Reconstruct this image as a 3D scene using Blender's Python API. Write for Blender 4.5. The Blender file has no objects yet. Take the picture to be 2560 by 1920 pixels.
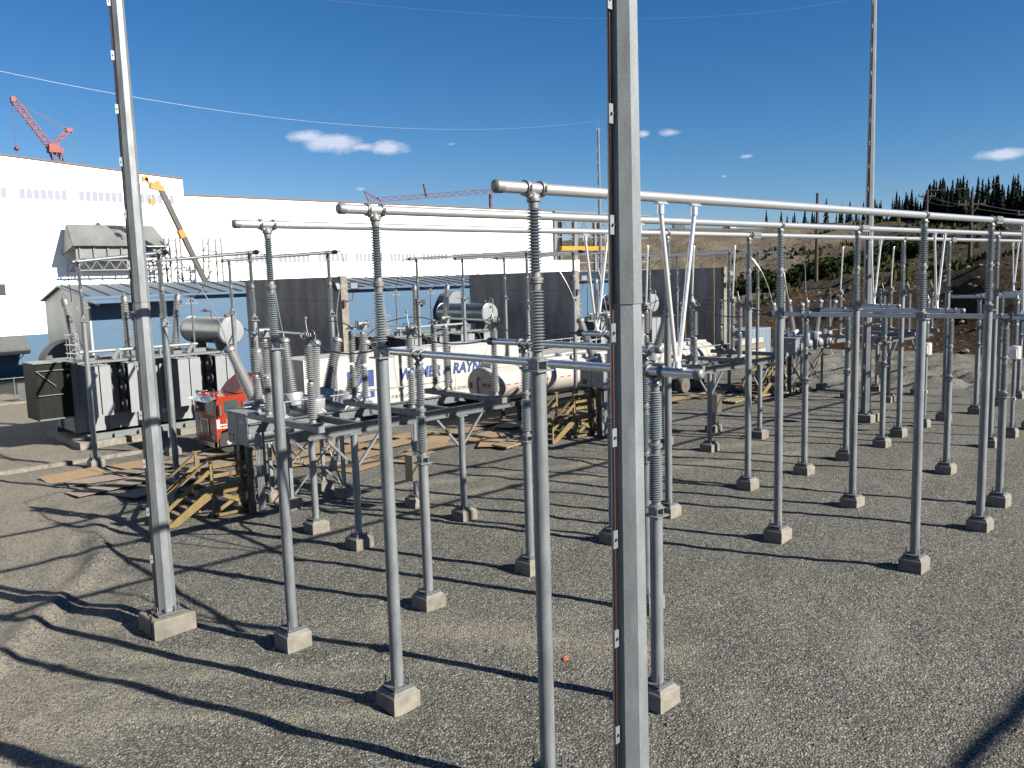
import bpy, math, random
import numpy as np
from mathutils import Vector, Matrix

# ------------------------------------------------------------------ camera, world, sun, exposure
scene = bpy.context.scene
C = scene.collection
R = math.radians
random.seed(7)
rng = np.random.default_rng(11)

YAW, PITCH, ROLL = -0.75109, -0.12362, -0.02927
CAM = Vector((-8.866, -8.928, 8.047))
fw = Vector((-math.sin(YAW)*math.cos(PITCH), math.cos(YAW)*math.cos(PITCH), math.sin(PITCH)))
rt = Vector((math.cos(YAW), math.sin(YAW), 0)); up = rt.cross(fw)
r2 = math.cos(ROLL)*rt + math.sin(ROLL)*up
u2 = -math.sin(ROLL)*rt + math.cos(ROLL)*up
cam_d = bpy.data.cameras.new('camera'); cam = bpy.data.objects.new('camera', cam_d); C.objects.link(cam)
cam.matrix_world = Matrix(((r2.x, u2.x, -fw.x, CAM.x), (r2.y, u2.y, -fw.y, CAM.y), (r2.z, u2.z, -fw.z, CAM.z), (0, 0, 0, 1)))
cam_d.sensor_width = 36; cam_d.lens = 36*2147.55/2560; cam_d.clip_start = 0.1; cam_d.clip_end = 5000
scene.camera = cam
scene.render.resolution_x, scene.render.resolution_y = 1024, 768

SUN_EL, SUN_AZ = R(30.2), math.atan2(0.36, -0.93)      # azimuth measured from +Y towards +X
world = bpy.data.worlds.new('World'); scene.world = world; world.use_nodes = True
wn, wl = world.node_tree.nodes, world.node_tree.links
bg = wn['Background']
sky = wn.new('ShaderNodeTexSky'); sky.sky_type = 'NISHITA'; sky.sun_disc = False
sky.sun_elevation = SUN_EL; sky.sun_rotation = SUN_AZ; sky.altitude = 1400; sky.air_density = 1.0; sky.dust_density = 0.25; sky.ozone_density = 2.5
sc_ = wn.new('ShaderNodeSeparateColor'); wl.new(sky.outputs[0], sc_.inputs[0]); hs = wn.new('ShaderNodeCombineColor')   # deep, clear mountain-air blue
for ch_, (a_, g_) in enumerate(((.165, 1.73), (.445, 1.16), (.785, .97))):
    p_ = wn.new('ShaderNodeMath'); p_.operation = 'POWER'; wl.new(sc_.outputs[ch_], p_.inputs[0]); p_.inputs[1].default_value = g_
    m_ = wn.new('ShaderNodeMath'); m_.operation = 'MULTIPLY'; wl.new(p_.outputs[0], m_.inputs[0]); m_.inputs[1].default_value = a_; wl.new(m_.outputs[0], hs.inputs[ch_])
bg.inputs['Strength'].default_value = 0.05
# a few small fair-weather clouds, placed by sky direction
tc = wn.new('ShaderNodeTexCoord')
def wmath(op, a, b=None):
    n = wn.new('ShaderNodeMath'); n.operation = op
    for i, s in enumerate((a, b)):
        if s is None: continue
        if isinstance(s, (int, float)): n.inputs[i].default_value = s
        else: wl.new(s, n.inputs[i])
    return n.outputs[0]
nz = wn.new('ShaderNodeTexNoise'); nz.inputs['Scale'].default_value = 38; nz.inputs['Detail'].default_value = 7; nz.inputs['Roughness'].default_value = 0.62
mp = wn.new('ShaderNodeMapping'); mp.inputs['Scale'].default_value = (1, 1, 1.9)
wl.new(tc.outputs['Generated'], mp.inputs[0]); wl.new(mp.outputs[0], nz.inputs['Vector'])
sep = wn.new('ShaderNodeSeparateXYZ'); wl.new(tc.outputs['Generated'], sep.inputs[0])
az = wmath('ARCTAN2', sep.outputs[0], sep.outputs[1]); el = wmath('ARCSINE', sep.outputs[2])
total = None
# (azimuth, elevation, half width, half height) in radians, weight
for a0, e0, wa, we, wt in [
        (0.5577, .1524, .0490, .0160, 1.0), (0.532, .159, .030, .010, .95), (0.590, .148, .030, .008, .8), (0.6200, .1468, .0340, .0110, .95), (0.9071, .1531, .0095, .0055, .8), (0.9375, .1531, .0185, .0062, .75),
        (1.0185, .1233, .0135, .0040, .6), (1.2656, .1065, .0330, .0080, 1.0), (0.5872, .1032, .0115, .0035, .5), (0.9951, .1034, .0060, .0028, .4), (0.6911, .1503, .010, .003, .35)]:
    dx = wmath('DIVIDE', wmath('SUBTRACT', az, a0), wa); dy = wmath('DIVIDE', wmath('SUBTRACT', el, e0), we)
    d = wmath('SQRT', wmath('ADD', wmath('MULTIPLY', dx, dx), wmath('MULTIPLY', dy, dy)))
    m = wmath('MULTIPLY', wmath('MAXIMUM', wmath('SUBTRACT', 1.0, d), 0.0), wt)
    total = m if total is None else wmath('MAXIMUM', total, m)
den = wmath('SUBTRACT', wmath('ADD', wmath('MULTIPLY', total, 1.5), wmath('MULTIPLY', nz.outputs['Fac'], 1.7)), 1.18)
mr = wn.new('ShaderNodeMapRange'); mr.inputs['From Min'].default_value = 0.0; mr.inputs['From Max'].default_value = 0.75; wl.new(den, mr.inputs['Value'])
msk = wmath('MULTIPLY', mr.outputs[0], wmath('GREATER_THAN', total, 0.001)); msk = wmath('MULTIPLY', msk, wmath('MINIMUM', wmath('MULTIPLY', total, 4.0), 0.8))
mx = wn.new('ShaderNodeMix'); mx.data_type = 'RGBA'; mx.inputs['B'].default_value = (5.6, 5.9, 6.9, 1)
wl.new(msk, mx.inputs['Factor']); wl.new(hs.outputs[0], mx.inputs['A']); wl.new(mx.outputs['Result'], bg.inputs['Color'])

sun_d = bpy.data.lights.new('sun', 'SUN'); sun_d.energy = 5.0; sun_d.angle = R(0.55); sun_d.color = (1.0, 0.93, 0.82)
sun = bpy.data.objects.new('sun', sun_d); C.objects.link(sun)
sd = Vector((-math.sin(SUN_AZ)*math.cos(SUN_EL), -math.cos(SUN_AZ)*math.cos(SUN_EL), -math.sin(SUN_EL)))
sun.rotation_euler = sd.to_track_quat('-Z', 'Y').to_euler(); sun.location = (30, -60, 60)
scene.view_settings.view_transform = 'Standard'; scene.view_settings.look = 'None'; scene.view_settings.gamma = 1
scene.view_settings.exposure = 1.47
scene.cycles.max_bounces = 6; scene.cycles.diffuse_bounces = 3; scene.cycles.glossy_bounces = 3

# ------------------------------------------------------------------ materials
MATS = {}
def mat(name, col, rough=0.6, metal=0.0, noise=0.0, nscale=6.0, bump=0.0, bscale=40.0, col2=None, spec=0.5, detail=6, streak=None, coat=0.0, rnd=0.0, fine=0.0, fscale=70):
    m = bpy.data.materials.new(name); m.use_nodes = True; MATS[name] = m
    nt = m.node_tree; b = nt.nodes['Principled BSDF']; L = nt.links
    b.inputs['Base Color'].default_value = (*col, 1); b.inputs['Roughness'].default_value = rough; b.inputs['Metallic'].default_value = metal
    b.inputs['Specular IOR Level'].default_value = spec; b.inputs['Coat Weight'].default_value = coat
    if noise or bump or col2:
        t = nt.nodes.new('ShaderNodeTexCoord'); mpn = nt.nodes.new('ShaderNodeMapping'); L.new(t.outputs['Object'], mpn.inputs[0])
        if streak: mpn.inputs['Scale'].default_value = streak
    if noise or col2:
        n = nt.nodes.new('ShaderNodeTexNoise'); n.inputs['Scale'].default_value = nscale; n.inputs['Detail'].default_value = detail; n.inputs['Roughness'].default_value = .6
        L.new(mpn.outputs[0], n.inputs['Vector'])
        rp = nt.nodes.new('ShaderNodeMapRange'); rp.inputs['From Min'].default_value = .32; rp.inputs['From Max'].default_value = .68; L.new(n.outputs['Fac'], rp.inputs['Value'])
        mix = nt.nodes.new('ShaderNodeMix'); mix.data_type = 'RGBA'; L.new(rp.outputs[0], mix.inputs['Factor'])
        c2 = col2 or tuple(c*(1-noise) for c in col)
        mix.inputs['A'].default_value = (*col, 1); mix.inputs['B'].default_value = (*c2, 1); L.new(mix.outputs['Result'], b.inputs['Base Color'])
        rr = nt.nodes.new('ShaderNodeMapRange'); rr.inputs['To Min'].default_value = max(rough-.08, .03); rr.inputs['To Max'].default_value = min(rough+.1, 1); L.new(n.outputs['Fac'], rr.inputs['Value']); L.new(rr.outputs[0], b.inputs['Roughness'])
    if rnd or fine:
        src = mix.outputs['Result'] if (noise or col2) else None
        if src is None:
            rg = nt.nodes.new('ShaderNodeRGB'); rg.outputs[0].default_value = (*col, 1); src = rg.outputs[0]; t = nt.nodes.new('ShaderNodeTexCoord')
        hv = nt.nodes.new('ShaderNodeHueSaturation'); L.new(src, hv.inputs['Color'])
        oi = nt.nodes.new('ShaderNodeObjectInfo'); m1 = nt.nodes.new('ShaderNodeMapRange'); m1.inputs['To Min'].default_value = 1-rnd; m1.inputs['To Max'].default_value = 1+rnd*.7; L.new(oi.outputs['Random'], m1.inputs['Value'])
        v_ = m1.outputs[0]
        if fine:
            nf = nt.nodes.new('ShaderNodeTexNoise'); nf.inputs['Scale'].default_value = fscale; nf.inputs['Detail'].default_value = 3; nf.inputs['Roughness'].default_value = .7; L.new(t.outputs['Object'], nf.inputs['Vector'])
            m2 = nt.nodes.new('ShaderNodeMapRange'); m2.inputs['From Min'].default_value = .3; m2.inputs['From Max'].default_value = .7; m2.inputs['To Min'].default_value = 1-fine; m2.inputs['To Max'].default_value = 1+fine; L.new(nf.outputs['Fac'], m2.inputs['Value'])
            mm = nt.nodes.new('ShaderNodeMath'); mm.operation = 'MULTIPLY'; L.new(v_, mm.inputs[0]); L.new(m2.outputs[0], mm.inputs[1]); v_ = mm.outputs[0]
        L.new(v_, hv.inputs['Value']); L.new(hv.outputs[0], b.inputs['Base Color'])
        if noise or col2:
            cv = nt.nodes.new('ShaderNodeVectorMath'); cv.operation = 'ADD'; cm = nt.nodes.new('ShaderNodeMath'); cm.operation = 'MULTIPLY'; cm.inputs[1].default_value = 37.0; L.new(oi.outputs['Random'], cm.inputs[0]); L.new(mpn.outputs[0], cv.inputs[0]); L.new(cm.outputs[0], cv.inputs[1]); L.new(cv.outputs[0], n.inputs['Vector'])
    if bump:
        n2 = nt.nodes.new('ShaderNodeTexNoise'); n2.inputs['Scale'].default_value = bscale; n2.inputs['Detail'].default_value = 4; L.new(t.outputs['Object'], n2.inputs['Vector'])
        bp = nt.nodes.new('ShaderNodeBump'); bp.inputs['Strength'].default_value = bump; bp.inputs['Distance'].default_value = .02; L.new(n2.outputs['Fac'], bp.inputs['Height']); L.new(bp.outputs[0], b.inputs['Normal'])
    return m
mat('galv', (.176, .195, .208), .5, .3, .38, 5, .1, 60, streak=(1, 1, .3), rnd=.1, fine=.16, fscale=55)
mat('galv_dark', (0.1197, 0.1282, 0.1373), .55, .3, .3, 6)
mat('bus_alu', (.60, .61, .62), .33, .8, .14, 14, .05, 80)
mat('cast_alu', (0.1901, 0.1972, 0.2007), .5, .5, .25, 20)
mat('polished_alu', (.62, .63, .64), .3, .55, .1, 5)
mat('ct_alu', (.34, .35, .37), .33, .45, .12, 4)
mat('drum_grey', (0.1479, 0.162, 0.169), .3, .45, .12, 1.5)
mat('porcelain', (0.1549, 0.1845, 0.2007), .28, 0, .15, 5, spec=.6, coat=.2, rnd=.12)
mat('porcelain_dark', (0.1162, 0.1408, 0.1585), .3, 0, .15, 5, spec=.6, coat=.2)
mat('bushing_grey', (0.1901, 0.1993, 0.2042), .32, 0, .12, 5, spec=.6, coat=.15)
mat('concrete', (.178, .164, .138), .9, 0, .38, 4, .4, 45, rnd=.14, fine=.12, fscale=25)
mat('grout', (.135, .137, .135), .85, 0, .3, 8, rnd=.1)
mat('wall_concrete', (0.2817, 0.257, 0.2394), .9, 0, .42, 1.1, .15, 20, streak=(1, 1, .45))
mat('copper', (.085, .042, .03), .5, .5, .35, 10)
mat('dark_metal', (0.04225, 0.04577, 0.0493), .55, .3, .2, 9)
mat('bolt', (0.07042, 0.07042, 0.07746), .5, .6)
mat('xfmr_paint', (.18, .194, .205), .42, 0, .1, 3)
mat('xfmr_shaded', (0.007042, 0.009507, 0.007042), .6, 0, .25, 3, spec=.15)
mat('xfmr_mid', (0.1127, 0.1268, 0.1268), .45, 0, .15, 4)
mat('cab_grey', (0.1479, 0.162, 0.1796), .42, 0, .1, 4)
mat('white_steel', (.86, .88, .85), .5, 0, .05, .4)
mat('blue_steel', (0.03873, 0.08803, 0.1514), .45, 0, .10, .5, streak=(1, 1, .2))
mat('blue_roof', (0.03521, 0.05986, 0.09155), .5, 0, .1, .7)
mat('cream_steel', (0.2817, 0.3028, 0.2958), .5, 0, .08, .6)
mat('trim_brown', (.09, .06, .045), .6)
mat('window_glass', (.225, .235, .285), .12, 0, .1, .3, spec=.8)
mat('hood_grey', (0.1338, 0.1444, 0.1408), .5, .1, .3, .7)
mat('structure_grey', (0.1408, 0.1479, 0.1549), .55, .2, .2, 4)
mat('boom_grey', (0.03521, 0.03169, 0.02817), .5, .1, .15, 2)
mat('crane_yellow', (0.3169, 0.1408, 0.01056), .45)
mat('girder_yellow', (0.3169, 0.1655, 0.007042), .45)
mat('crane_red', (0.169, 0.01549, 0.01408), .5, 0, .2, 1)
mat('crane_purple', (0.07042, 0.01268, 0.02817), .55)
mat('truck_red', (0.2113, 0.0169, 0.002465), .22, 0, .08, 4, spec=.6, coat=.5)
mat('truck_dark_red', (0.1056, 0.007042, 0.005634), .4)
mat('chrome', (.72, .73, .75), .15, 1.0)
mat('black_rubber', (.022, .022, .022), .85, 0, .2, 10)
mat('worn_tyre', (0.08099, 0.07746, 0.07042), .9, 0, .3, 9)
mat('rim_white', (0.2676, 0.2606, 0.2465), .5, 0, .2, 10)
mat('black', (.012, .012, .013), .6)
mat('glass_dark', (.03, .045, .045), .06, 0, spec=.8)
mat('trailer_cream', (.36, .347, .31), .45, 0, .08, .8)
mat('trailer_white', (.34, .34, .335), .4, 0, .08, 1.2)
mat('logo_blue', (0.01408, 0.03521, 0.1338), .5)
mat('text_black', (0.01408, 0.01408, 0.01408), .6)
mat('text_grey', (0.1549, 0.1479, 0.1408), .6)
mat('tank_white', (.30, .285, .26), .4, 0, .12, 1.5)
mat('tank_end', (0.3521, 0.3099, 0.2535), .55, 0, .25, 1.6)
mat('rust', (0.08451, 0.03873, 0.02817), .8)
mat('red_stripe', (0.3169, 0.02817, 0.03521), .5)
mat('wood', (.138, .102, .036), .75, 0, .3, 7, .2, 40, col2=(0.1056, 0.07042, 0.02254), streak=(.4, .4, .4))
mat('wood_pale', (0.1761, 0.1373, 0.07746), .8, 0, .3, 7)
mat('plywood', (0.2113, 0.1408, 0.07394), .8, 0, 0, 2.2, .1, 30, col2=(0.1655, 0.1183, 0.07042), rnd=.2, fine=.1, fscale=20)
mat('plywood_grey', (0.1901, 0.1528, 0.1127), .85, 0, 0, 1.6, .1, 30, col2=(0.1479, 0.1232, 0.09718), rnd=.18, fine=.1, fscale=20)
mat('sign_white', (0.3521, 0.3521, 0.3521), .5)
mat('orange_plastic', (0.5986, 0.08451, 0.01408), .5)
mat('barrier_orange', (0.2958, 0.1127, 0.02113), .6)
mat('yellow_rope', (0.4366, 0.2958, 0.01408), .7)
mat('wrap_white', (0.2958, 0.3169, 0.331), .35, 0, .2, 3)
mat('container_blue', (0.1408, 0.1901, 0.2394), .5, 0, .1, 2)
mat('tarp_grey', (0.06338, 0.0669, 0.07394), .7, 0, .4, 1.5)
mat('stone', (.13, .127, .112), .9, 0, .5, 9)
mat('weeds', (.05, .055, .018), 1.0, 0, .4, 2, spec=.1)
mat('conifer', (.006, .0125, .009), 1.0, 0, .5, 3, spec=.1)
mat('bush', (0.02535, 0.03662, 0.009859), 1.0, 0, 0, 1.2, col2=(0.01056, 0.0169, 0.005634), spec=.1)
mat('bark', (0.07746, 0.05282, 0.03521), .9, 0, .3, 5)
mat('pole_wood', (0.0493, 0.03099, 0.02254), .85, 0, .3, 4)
mat('road_sand', (0.1408, 0.09155, 0.04577), .95, 0, .3, .5)
mat('rock', (.125, .11, .09), .95, 0, .4, 3, spec=.2)
mat('awning_grey', (0.05986, 0.06338, 0.0669), .7, 0, .2, 2)
mat('wire', (0.1197, 0.1232, 0.1268), .45, .7)
mat('wire_bright', (0.2817, 0.2887, 0.2958), .35, .8)
mat('wire_dark', (0.08451, 0.08451, 0.09155), .6, .3)
mat('stainless', (.36, .33, .28), .3, .85, .15, 6)

# the gravel yard
def ground_material():
    m = bpy.data.materials.new('gravel'); m.use_nodes = True; MATS['gravel'] = m
    nt = m.node_tree; N, L = nt.nodes, nt.links; b = N['Principled BSDF']; b.inputs['Roughness'].default_value = .92; b.inputs['Specular IOR Level'].default_value = .25
    g = N.new('ShaderNodeNewGeometry')
    def noise(s, det=5, ro=.6):
        n = N.new('ShaderNodeTexNoise'); n.inputs['Scale'].default_value = s; n.inputs['Detail'].default_value = det; n.inputs['Roughness'].default_value = ro; L.new(g.outputs['Position'], n.inputs['Vector']); return n.outputs['Fac']
    def mth(op, a, b_=None):
        n = N.new('ShaderNodeMath'); n.operation = op
        for i, s in enumerate((a, b_)):
            if s is None: continue
            if isinstance(s, (int, float)): n.inputs[i].default_value = s
            else: L.new(s, n.inputs[i])
        return n.outputs[0]
    def rng_(v, a, b_, c=0, d=1, smooth=False):
        n = N.new('ShaderNodeMapRange'); n.inputs['From Min'].default_value = a; n.inputs['From Max'].default_value = b_; n.inputs['To Min'].default_value = c; n.inputs['To Max'].default_value = d
        if smooth: n.interpolation_type = 'SMOOTHSTEP'
        L.new(v, n.inputs['Value']); return n.outputs[0]
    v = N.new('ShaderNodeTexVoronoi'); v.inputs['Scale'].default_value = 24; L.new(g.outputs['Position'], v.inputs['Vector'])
    sepc = N.new('ShaderNodeSeparateColor'); L.new(v.outputs['Color'], sepc.inputs[0])
    cr = N.new('ShaderNodeValToRGB'); e = cr.color_ramp.elements
    e[0].position = 0; e[0].color = (0.03239, 0.0331, 0.03028, 1); e[1].position = 1; e[1].color = (0.2007, 0.1986, 0.1761, 1)
    for p, c in ((.35, (0.07042, 0.07042, 0.06197, 1)), (.6, (0.09507, 0.08873, 0.06901, 1)), (.82, (0.1127, 0.1155, 0.1099, 1))):
        q = e.new(p); q.color = c
    L.new(sepc.outputs[0], cr.inputs[0])
    gap = N.new('ShaderNodeMix'); gap.data_type = 'RGBA'; gap.blend_type = 'MULTIPLY'; gap.inputs['Factor'].default_value = 1; L.new(cr.outputs[0], gap.inputs['A']); L.new(rng_(v.outputs['Distance'], .38, .72, 1.12, .45), gap.inputs['B'])  # crevice shade between stones multiplied into the colour
    # bare sandy ground on the haul track side of the yard, wheel-worn patches
    sp = N.new('ShaderNodeSeparateXYZ'); L.new(g.outputs['Position'], sp.inputs[0])
    edge = mth('ADD', mth('SUBTRACT', mth('MULTIPLY', sp.outputs[1], .33), sp.outputs[0]), mth('MULTIPLY', noise(.45, 4), 7.0))
    sand1 = rng_(edge, 9.2, 11.4, 0, 1, True)
    big = noise(.16, 3)
    patch = rng_(noise(.35, 5, .65), .50, .70, 0, .55, True)
    at = N.new('ShaderNodeAttribute'); at.attribute_name = 'track'
    sand = mth('MAXIMUM', mth('MAXIMUM', mth('MULTIPLY', sand1, .85), mth('MULTIPLY', patch, .7)), mth('MULTIPLY', at.outputs['Fac'], rng_(noise(1.3, 5, .7), .3, .62, .45, 1.0)))
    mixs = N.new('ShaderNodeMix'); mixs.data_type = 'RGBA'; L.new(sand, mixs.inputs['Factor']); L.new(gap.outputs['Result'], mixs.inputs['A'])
    fine = N.new('ShaderNodeMix'); fine.data_type = 'RGBA'; fine.inputs['A'].default_value = (0.1901, 0.1732, 0.1373, 1); fine.inputs['B'].default_value = (0.1303, 0.1155, 0.08803, 1); L.new(noise(9, 6, .7), fine.inputs['Factor'])
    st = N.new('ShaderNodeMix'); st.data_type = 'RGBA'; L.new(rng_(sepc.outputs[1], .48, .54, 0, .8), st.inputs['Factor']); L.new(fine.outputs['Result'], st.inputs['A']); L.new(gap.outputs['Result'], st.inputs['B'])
    L.new(st.outputs['Result'], mixs.inputs['B'])
    hsv = N.new('ShaderNodeHueSaturation'); L.new(mixs.outputs['Result'], hsv.inputs['Color']); L.new(rng_(big, .3, .7, 1.12, 1.38), hsv.inputs['Value'])
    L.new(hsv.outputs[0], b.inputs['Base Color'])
    hgt = mth('ADD', mth('MULTIPLY', v.outputs['Distance'], -1.0), mth('MULTIPLY', noise(60, 3), .5))
    hgt = mth('ADD', hgt, mth('MULTIPLY', noise(6, 4), 1.4))
    bp = N.new('ShaderNodeBump'); bp.inputs['Strength'].default_value = .85; bp.inputs['Distance'].default_value = .035; L.new(hgt, bp.inputs['Height']); L.new(bp.outputs[0], b.inputs['Normal'])
ground_material()

def hill_material():
    m = bpy.data.materials.new('hillside'); m.use_nodes = True; MATS['hillside'] = m
    nt = m.node_tree; N, L = nt.nodes, nt.links; b = N['Principled BSDF']; b.inputs['Roughness'].default_value = .95; b.inputs['Specular IOR Level'].default_value = .1
    g = N.new('ShaderNodeNewGeometry'); sp = N.new('ShaderNodeSeparateXYZ'); L.new(g.outputs['Position'], sp.inputs[0])
    def noise(s, det=6, ro=.65):
        n = N.new('ShaderNodeTexNoise'); n.inputs['Scale'].default_value = s; n.inputs['Detail'].default_value = det; n.inputs['Roughness'].default_value = ro; L.new(g.outputs['Position'], n.inputs['Vector']); return n.outputs['Fac']
    def rng_(v, a, b_, c=0, d=1):
        n = N.new('ShaderNodeMapRange'); n.inputs['From Min'].default_value = a; n.inputs['From Max'].default_value = b_; n.inputs['To Min'].default_value = c; n.inputs['To Max'].default_value = d; n.interpolation_type = 'SMOOTHSTEP'; L.new(v, n.inputs['Value']); return n.outputs[0]
    def mth(op, a, b_):
        n = N.new('ShaderNodeMath'); n.operation = op
        for i, s in enumerate((a, b_)):
            if isinstance(s, (int, float)): n.inputs[i].default_value = s
            else: L.new(s, n.inputs[i])
        return n.outputs[0]
    def mixc(f, a, b_):
        n = N.new('ShaderNodeMix'); n.data_type = 'RGBA'; L.new(f, n.inputs['Factor'])
        for k, c in (('A', a), ('B', b_)):
            if isinstance(c, tuple): n.inputs[k].default_value = (*c, 1)
            else: L.new(c, n.inputs[k])
        return n.outputs['Result']
    n1 = rng_(noise(.35), .35, .65); n2 = rng_(noise(1.6, 7, .75), .35, .65)
    brown = mixc(n2, mixc(n1, (0.09155, 0.05775, 0.02958), (0.04366, 0.02958, 0.01901)), (0.02817, 0.02042, 0.01479))
    tan = mixc(n2, mixc(n1, (0.1796, 0.1514, 0.1092), (0.1408, 0.1162, 0.08451)), (0.1127, 0.09507, 0.07042))
    scrub = mixc(n2, mixc(n1, (0.05282, 0.04366, 0.03521), (0.08451, 0.06338, 0.04577)), (0.02465, 0.02535, 0.01549))
    yv = mth('ADD', sp.outputs[1], mth('MULTIPLY', noise(.05), 26.0))
    xv = mth('ADD', sp.outputs[0], mth('MULTIPLY', noise(.07), 12.0))
    col = mixc(rng_(xv, 96, 104), brown, scrub)
    col = mixc(rng_(mth('SUBTRACT', yv, mth('MULTIPLY', sp.outputs[0], .30)), 30, 44), col, tan)
    L.new(col, b.inputs['Base Color'])
    bp = N.new('ShaderNodeBump'); bp.inputs['Strength'].default_value = 1; bp.inputs['Distance'].default_value = .6; L.new(noise(1.2, 8, .7), bp.inputs['Height']); L.new(bp.outputs[0], b.inputs['Normal'])
hill_material()

# ------------------------------------------------------------------ mesh helpers
def rotz_to(d):
    return Vector(d).normalized().to_track_quat('Z', 'Y')
class MB:
    def __init__(s): s.v = []; s.f = []; s.sm = []
    def add(s, vs, fs, smooth=False):
        o = len(s.v); s.v += [tuple(p) for p in vs]; s.f += [tuple(i+o for i in f) for f in fs]; s.sm += [smooth]*len(fs); return s
    def bx(s, x0, x1, y0, y1, z0, z1):
        x0, x1 = sorted((x0, x1)); y0, y1 = sorted((y0, y1)); z0, z1 = sorted((z0, z1))
        return s.add([(x0,y0,z0),(x1,y0,z0),(x1,y1,z0),(x0,y1,z0),(x0,y0,z1),(x1,y0,z1),(x1,y1,z1),(x0,y1,z1)],
                     [(0,3,2,1),(4,5,6,7),(0,1,5,4),(1,2,6,5),(2,3,7,6),(3,0,4,7)])
    def box(s, c, d, q=None):
        pts = [Vector((sx*d[0]/2, sy*d[1]/2, sz*d[2]/2)) for sz in (-1,1) for sx, sy in ((-1,-1),(1,-1),(1,1),(-1,1))]
        if q is not None: pts = [q @ p for p in pts]
        return s.add([p+Vector(c) for p in pts], [(0,3,2,1),(4,5,6,7),(0,1,5,4),(1,2,6,5),(2,3,7,6),(3,0,4,7)])
    def bar(s, a, b, w, h):                     # rectangular bar from a to b
        a, b = Vector(a), Vector(b); d = b-a; L = d.length; d.normalize()
        side = d.cross(Vector((0,0,1)))
        if side.length < 1e-4: side = Vector((1,0,0))
        side.normalize(); upv = side.cross(d)
        pts = [p + side*sx*w/2 + upv*sz*h/2 for p in (a, b) for sx, sz in ((-1,-1),(1,-1),(1,1),(-1,1))]
        return s.add(pts, [(0,1,2,3),(7,6,5,4),(0,4,5,1),(1,5,6,2),(2,6,7,3),(3,7,4,0)])
    def ibeam(s, a, b, w, h, t=.02):
        a, b = Vector(a), Vector(b)
        s.bar(a+Vector((0,0,h/2-t/2)), b+Vector((0,0,h/2-t/2)), w, t); s.bar(a-Vector((0,0,h/2-t/2)), b-Vector((0,0,h/2-t/2)), w, t)
        return s.bar(a, b, t, h-2*t-.002)
    def tube(s, a, b, ra, rb=None, n=12, caps=True):
        rb = ra if rb is None else rb; a, b = Vector(a), Vector(b); q = rotz_to(b-a)
        ring = [(math.cos(2*math.pi*i/n), math.sin(2*math.pi*i/n)) for i in range(n)]
        v = [a + q @ Vector((c*ra, w*ra, 0)) for c, w in ring] + [b + q @ Vector((c*rb, w*rb, 0)) for c, w in ring]
        s.add(v, [(i, (i+1) % n, n+(i+1) % n, n+i) for i in range(n)], True)
        if caps:
            s.add(v[:n], [tuple(range(n))[::-1]]); s.add(v[n:], [tuple(range(n))])
        return s
    def path(s, pts, r, n=6):
        pts = [Vector(p) for p in pts]; rings = []; prev = None
        for i, p in enumerate(pts):
            d = (pts[min(i+1, len(pts)-1)] - pts[max(i-1, 0)]).normalized()
            if prev is None:
                e = d.cross(Vector((0,0,1))); e = Vector((1,0,0)) if e.length < 1e-3 else e.normalized()
            else:
                e = (prev - d*prev.dot(d)).normalized()
            prev = e; f = d.cross(e)
            rings += [p + e*r*math.cos(2*math.pi*k/n) + f*r*math.sin(2*math.pi*k/n) for k in range(n)]
        fs = [(i*n+k, i*n+(k+1) % n, (i+1)*n+(k+1) % n, (i+1)*n+k) for i in range(len(pts)-1) for k in range(n)]
        fs += [tuple(range(n))[::-1], tuple(range((len(pts)-1)*n, len(pts)*n))]
        return s.add(rings, fs, True)
    def lathe(s, prof, o=(0,0,0), d=(0,0,1), n=16, caps=True, smooth=True, ph=0):
        o = Vector(o); q = rotz_to(d); v = []
        for r, z in prof:
            v += [o + q @ Vector((r*math.cos(2*math.pi*i/n+ph), r*math.sin(2*math.pi*i/n+ph), z)) for i in range(n)]
        m = len(prof)
        s.add(v, [(j*n+i, j*n+(i+1) % n, (j+1)*n+(i+1) % n, (j+1)*n+i) for j in range(m-1) for i in range(n)], smooth)
        if caps:
            s.add(v[:n], [tuple(range(n))[::-1]]); s.add(v[-n:], [tuple(range(n))])
        return s
    def prism(s, poly, axis, a0, a1):           # polygon in the other two axes, extruded along axis 'x','y','z'
        n = len(poly)
        def P(p, a): return {'x': (a, p[0], p[1]), 'y': (p[0], a, p[1]), 'z': (p[0], p[1], a)}[axis]
        v = [P(p, a0) for p in poly] + [P(p, a1) for p in poly]
        return s.add(v, [tuple(range(n))[::-1], tuple(range(n, 2*n))] + [(i, (i+1) % n, n+(i+1) % n, n+i) for i in range(n)])
    def build(s, name, m, parent=None, loc=None, **kw):
        me = bpy.data.meshes.new(name); me.from_pydata(s.v, [], s.f)
        me.polygons.foreach_set('use_smooth', s.sm)
        me.materials.append(MATS[m]); me.update()
        if any(s.sm): me.set_sharp_from_angle(angle=R(50))
        o = bpy.data.objects.new(name, me); C.objects.link(o)
        if parent is not None: o.parent = parent
        if loc is not None: o.location = loc
        for k, v in kw.items(): o[k] = v
        return o
def tag(o, label, cat, group=None):
    o['label'] = label; o['category'] = cat
    if group: o['group'] = group
    return o
def thing(name, label, cat, loc=(0,0,0), rz=0, group=None):
    o = bpy.data.objects.new(name, None); C.objects.link(o); o.location = loc; o.rotation_euler = (0,0,rz); o.empty_display_size = .2
    return tag(o, label, cat, group)
def struct(o): o['kind'] = 'structure'; return o
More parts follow.
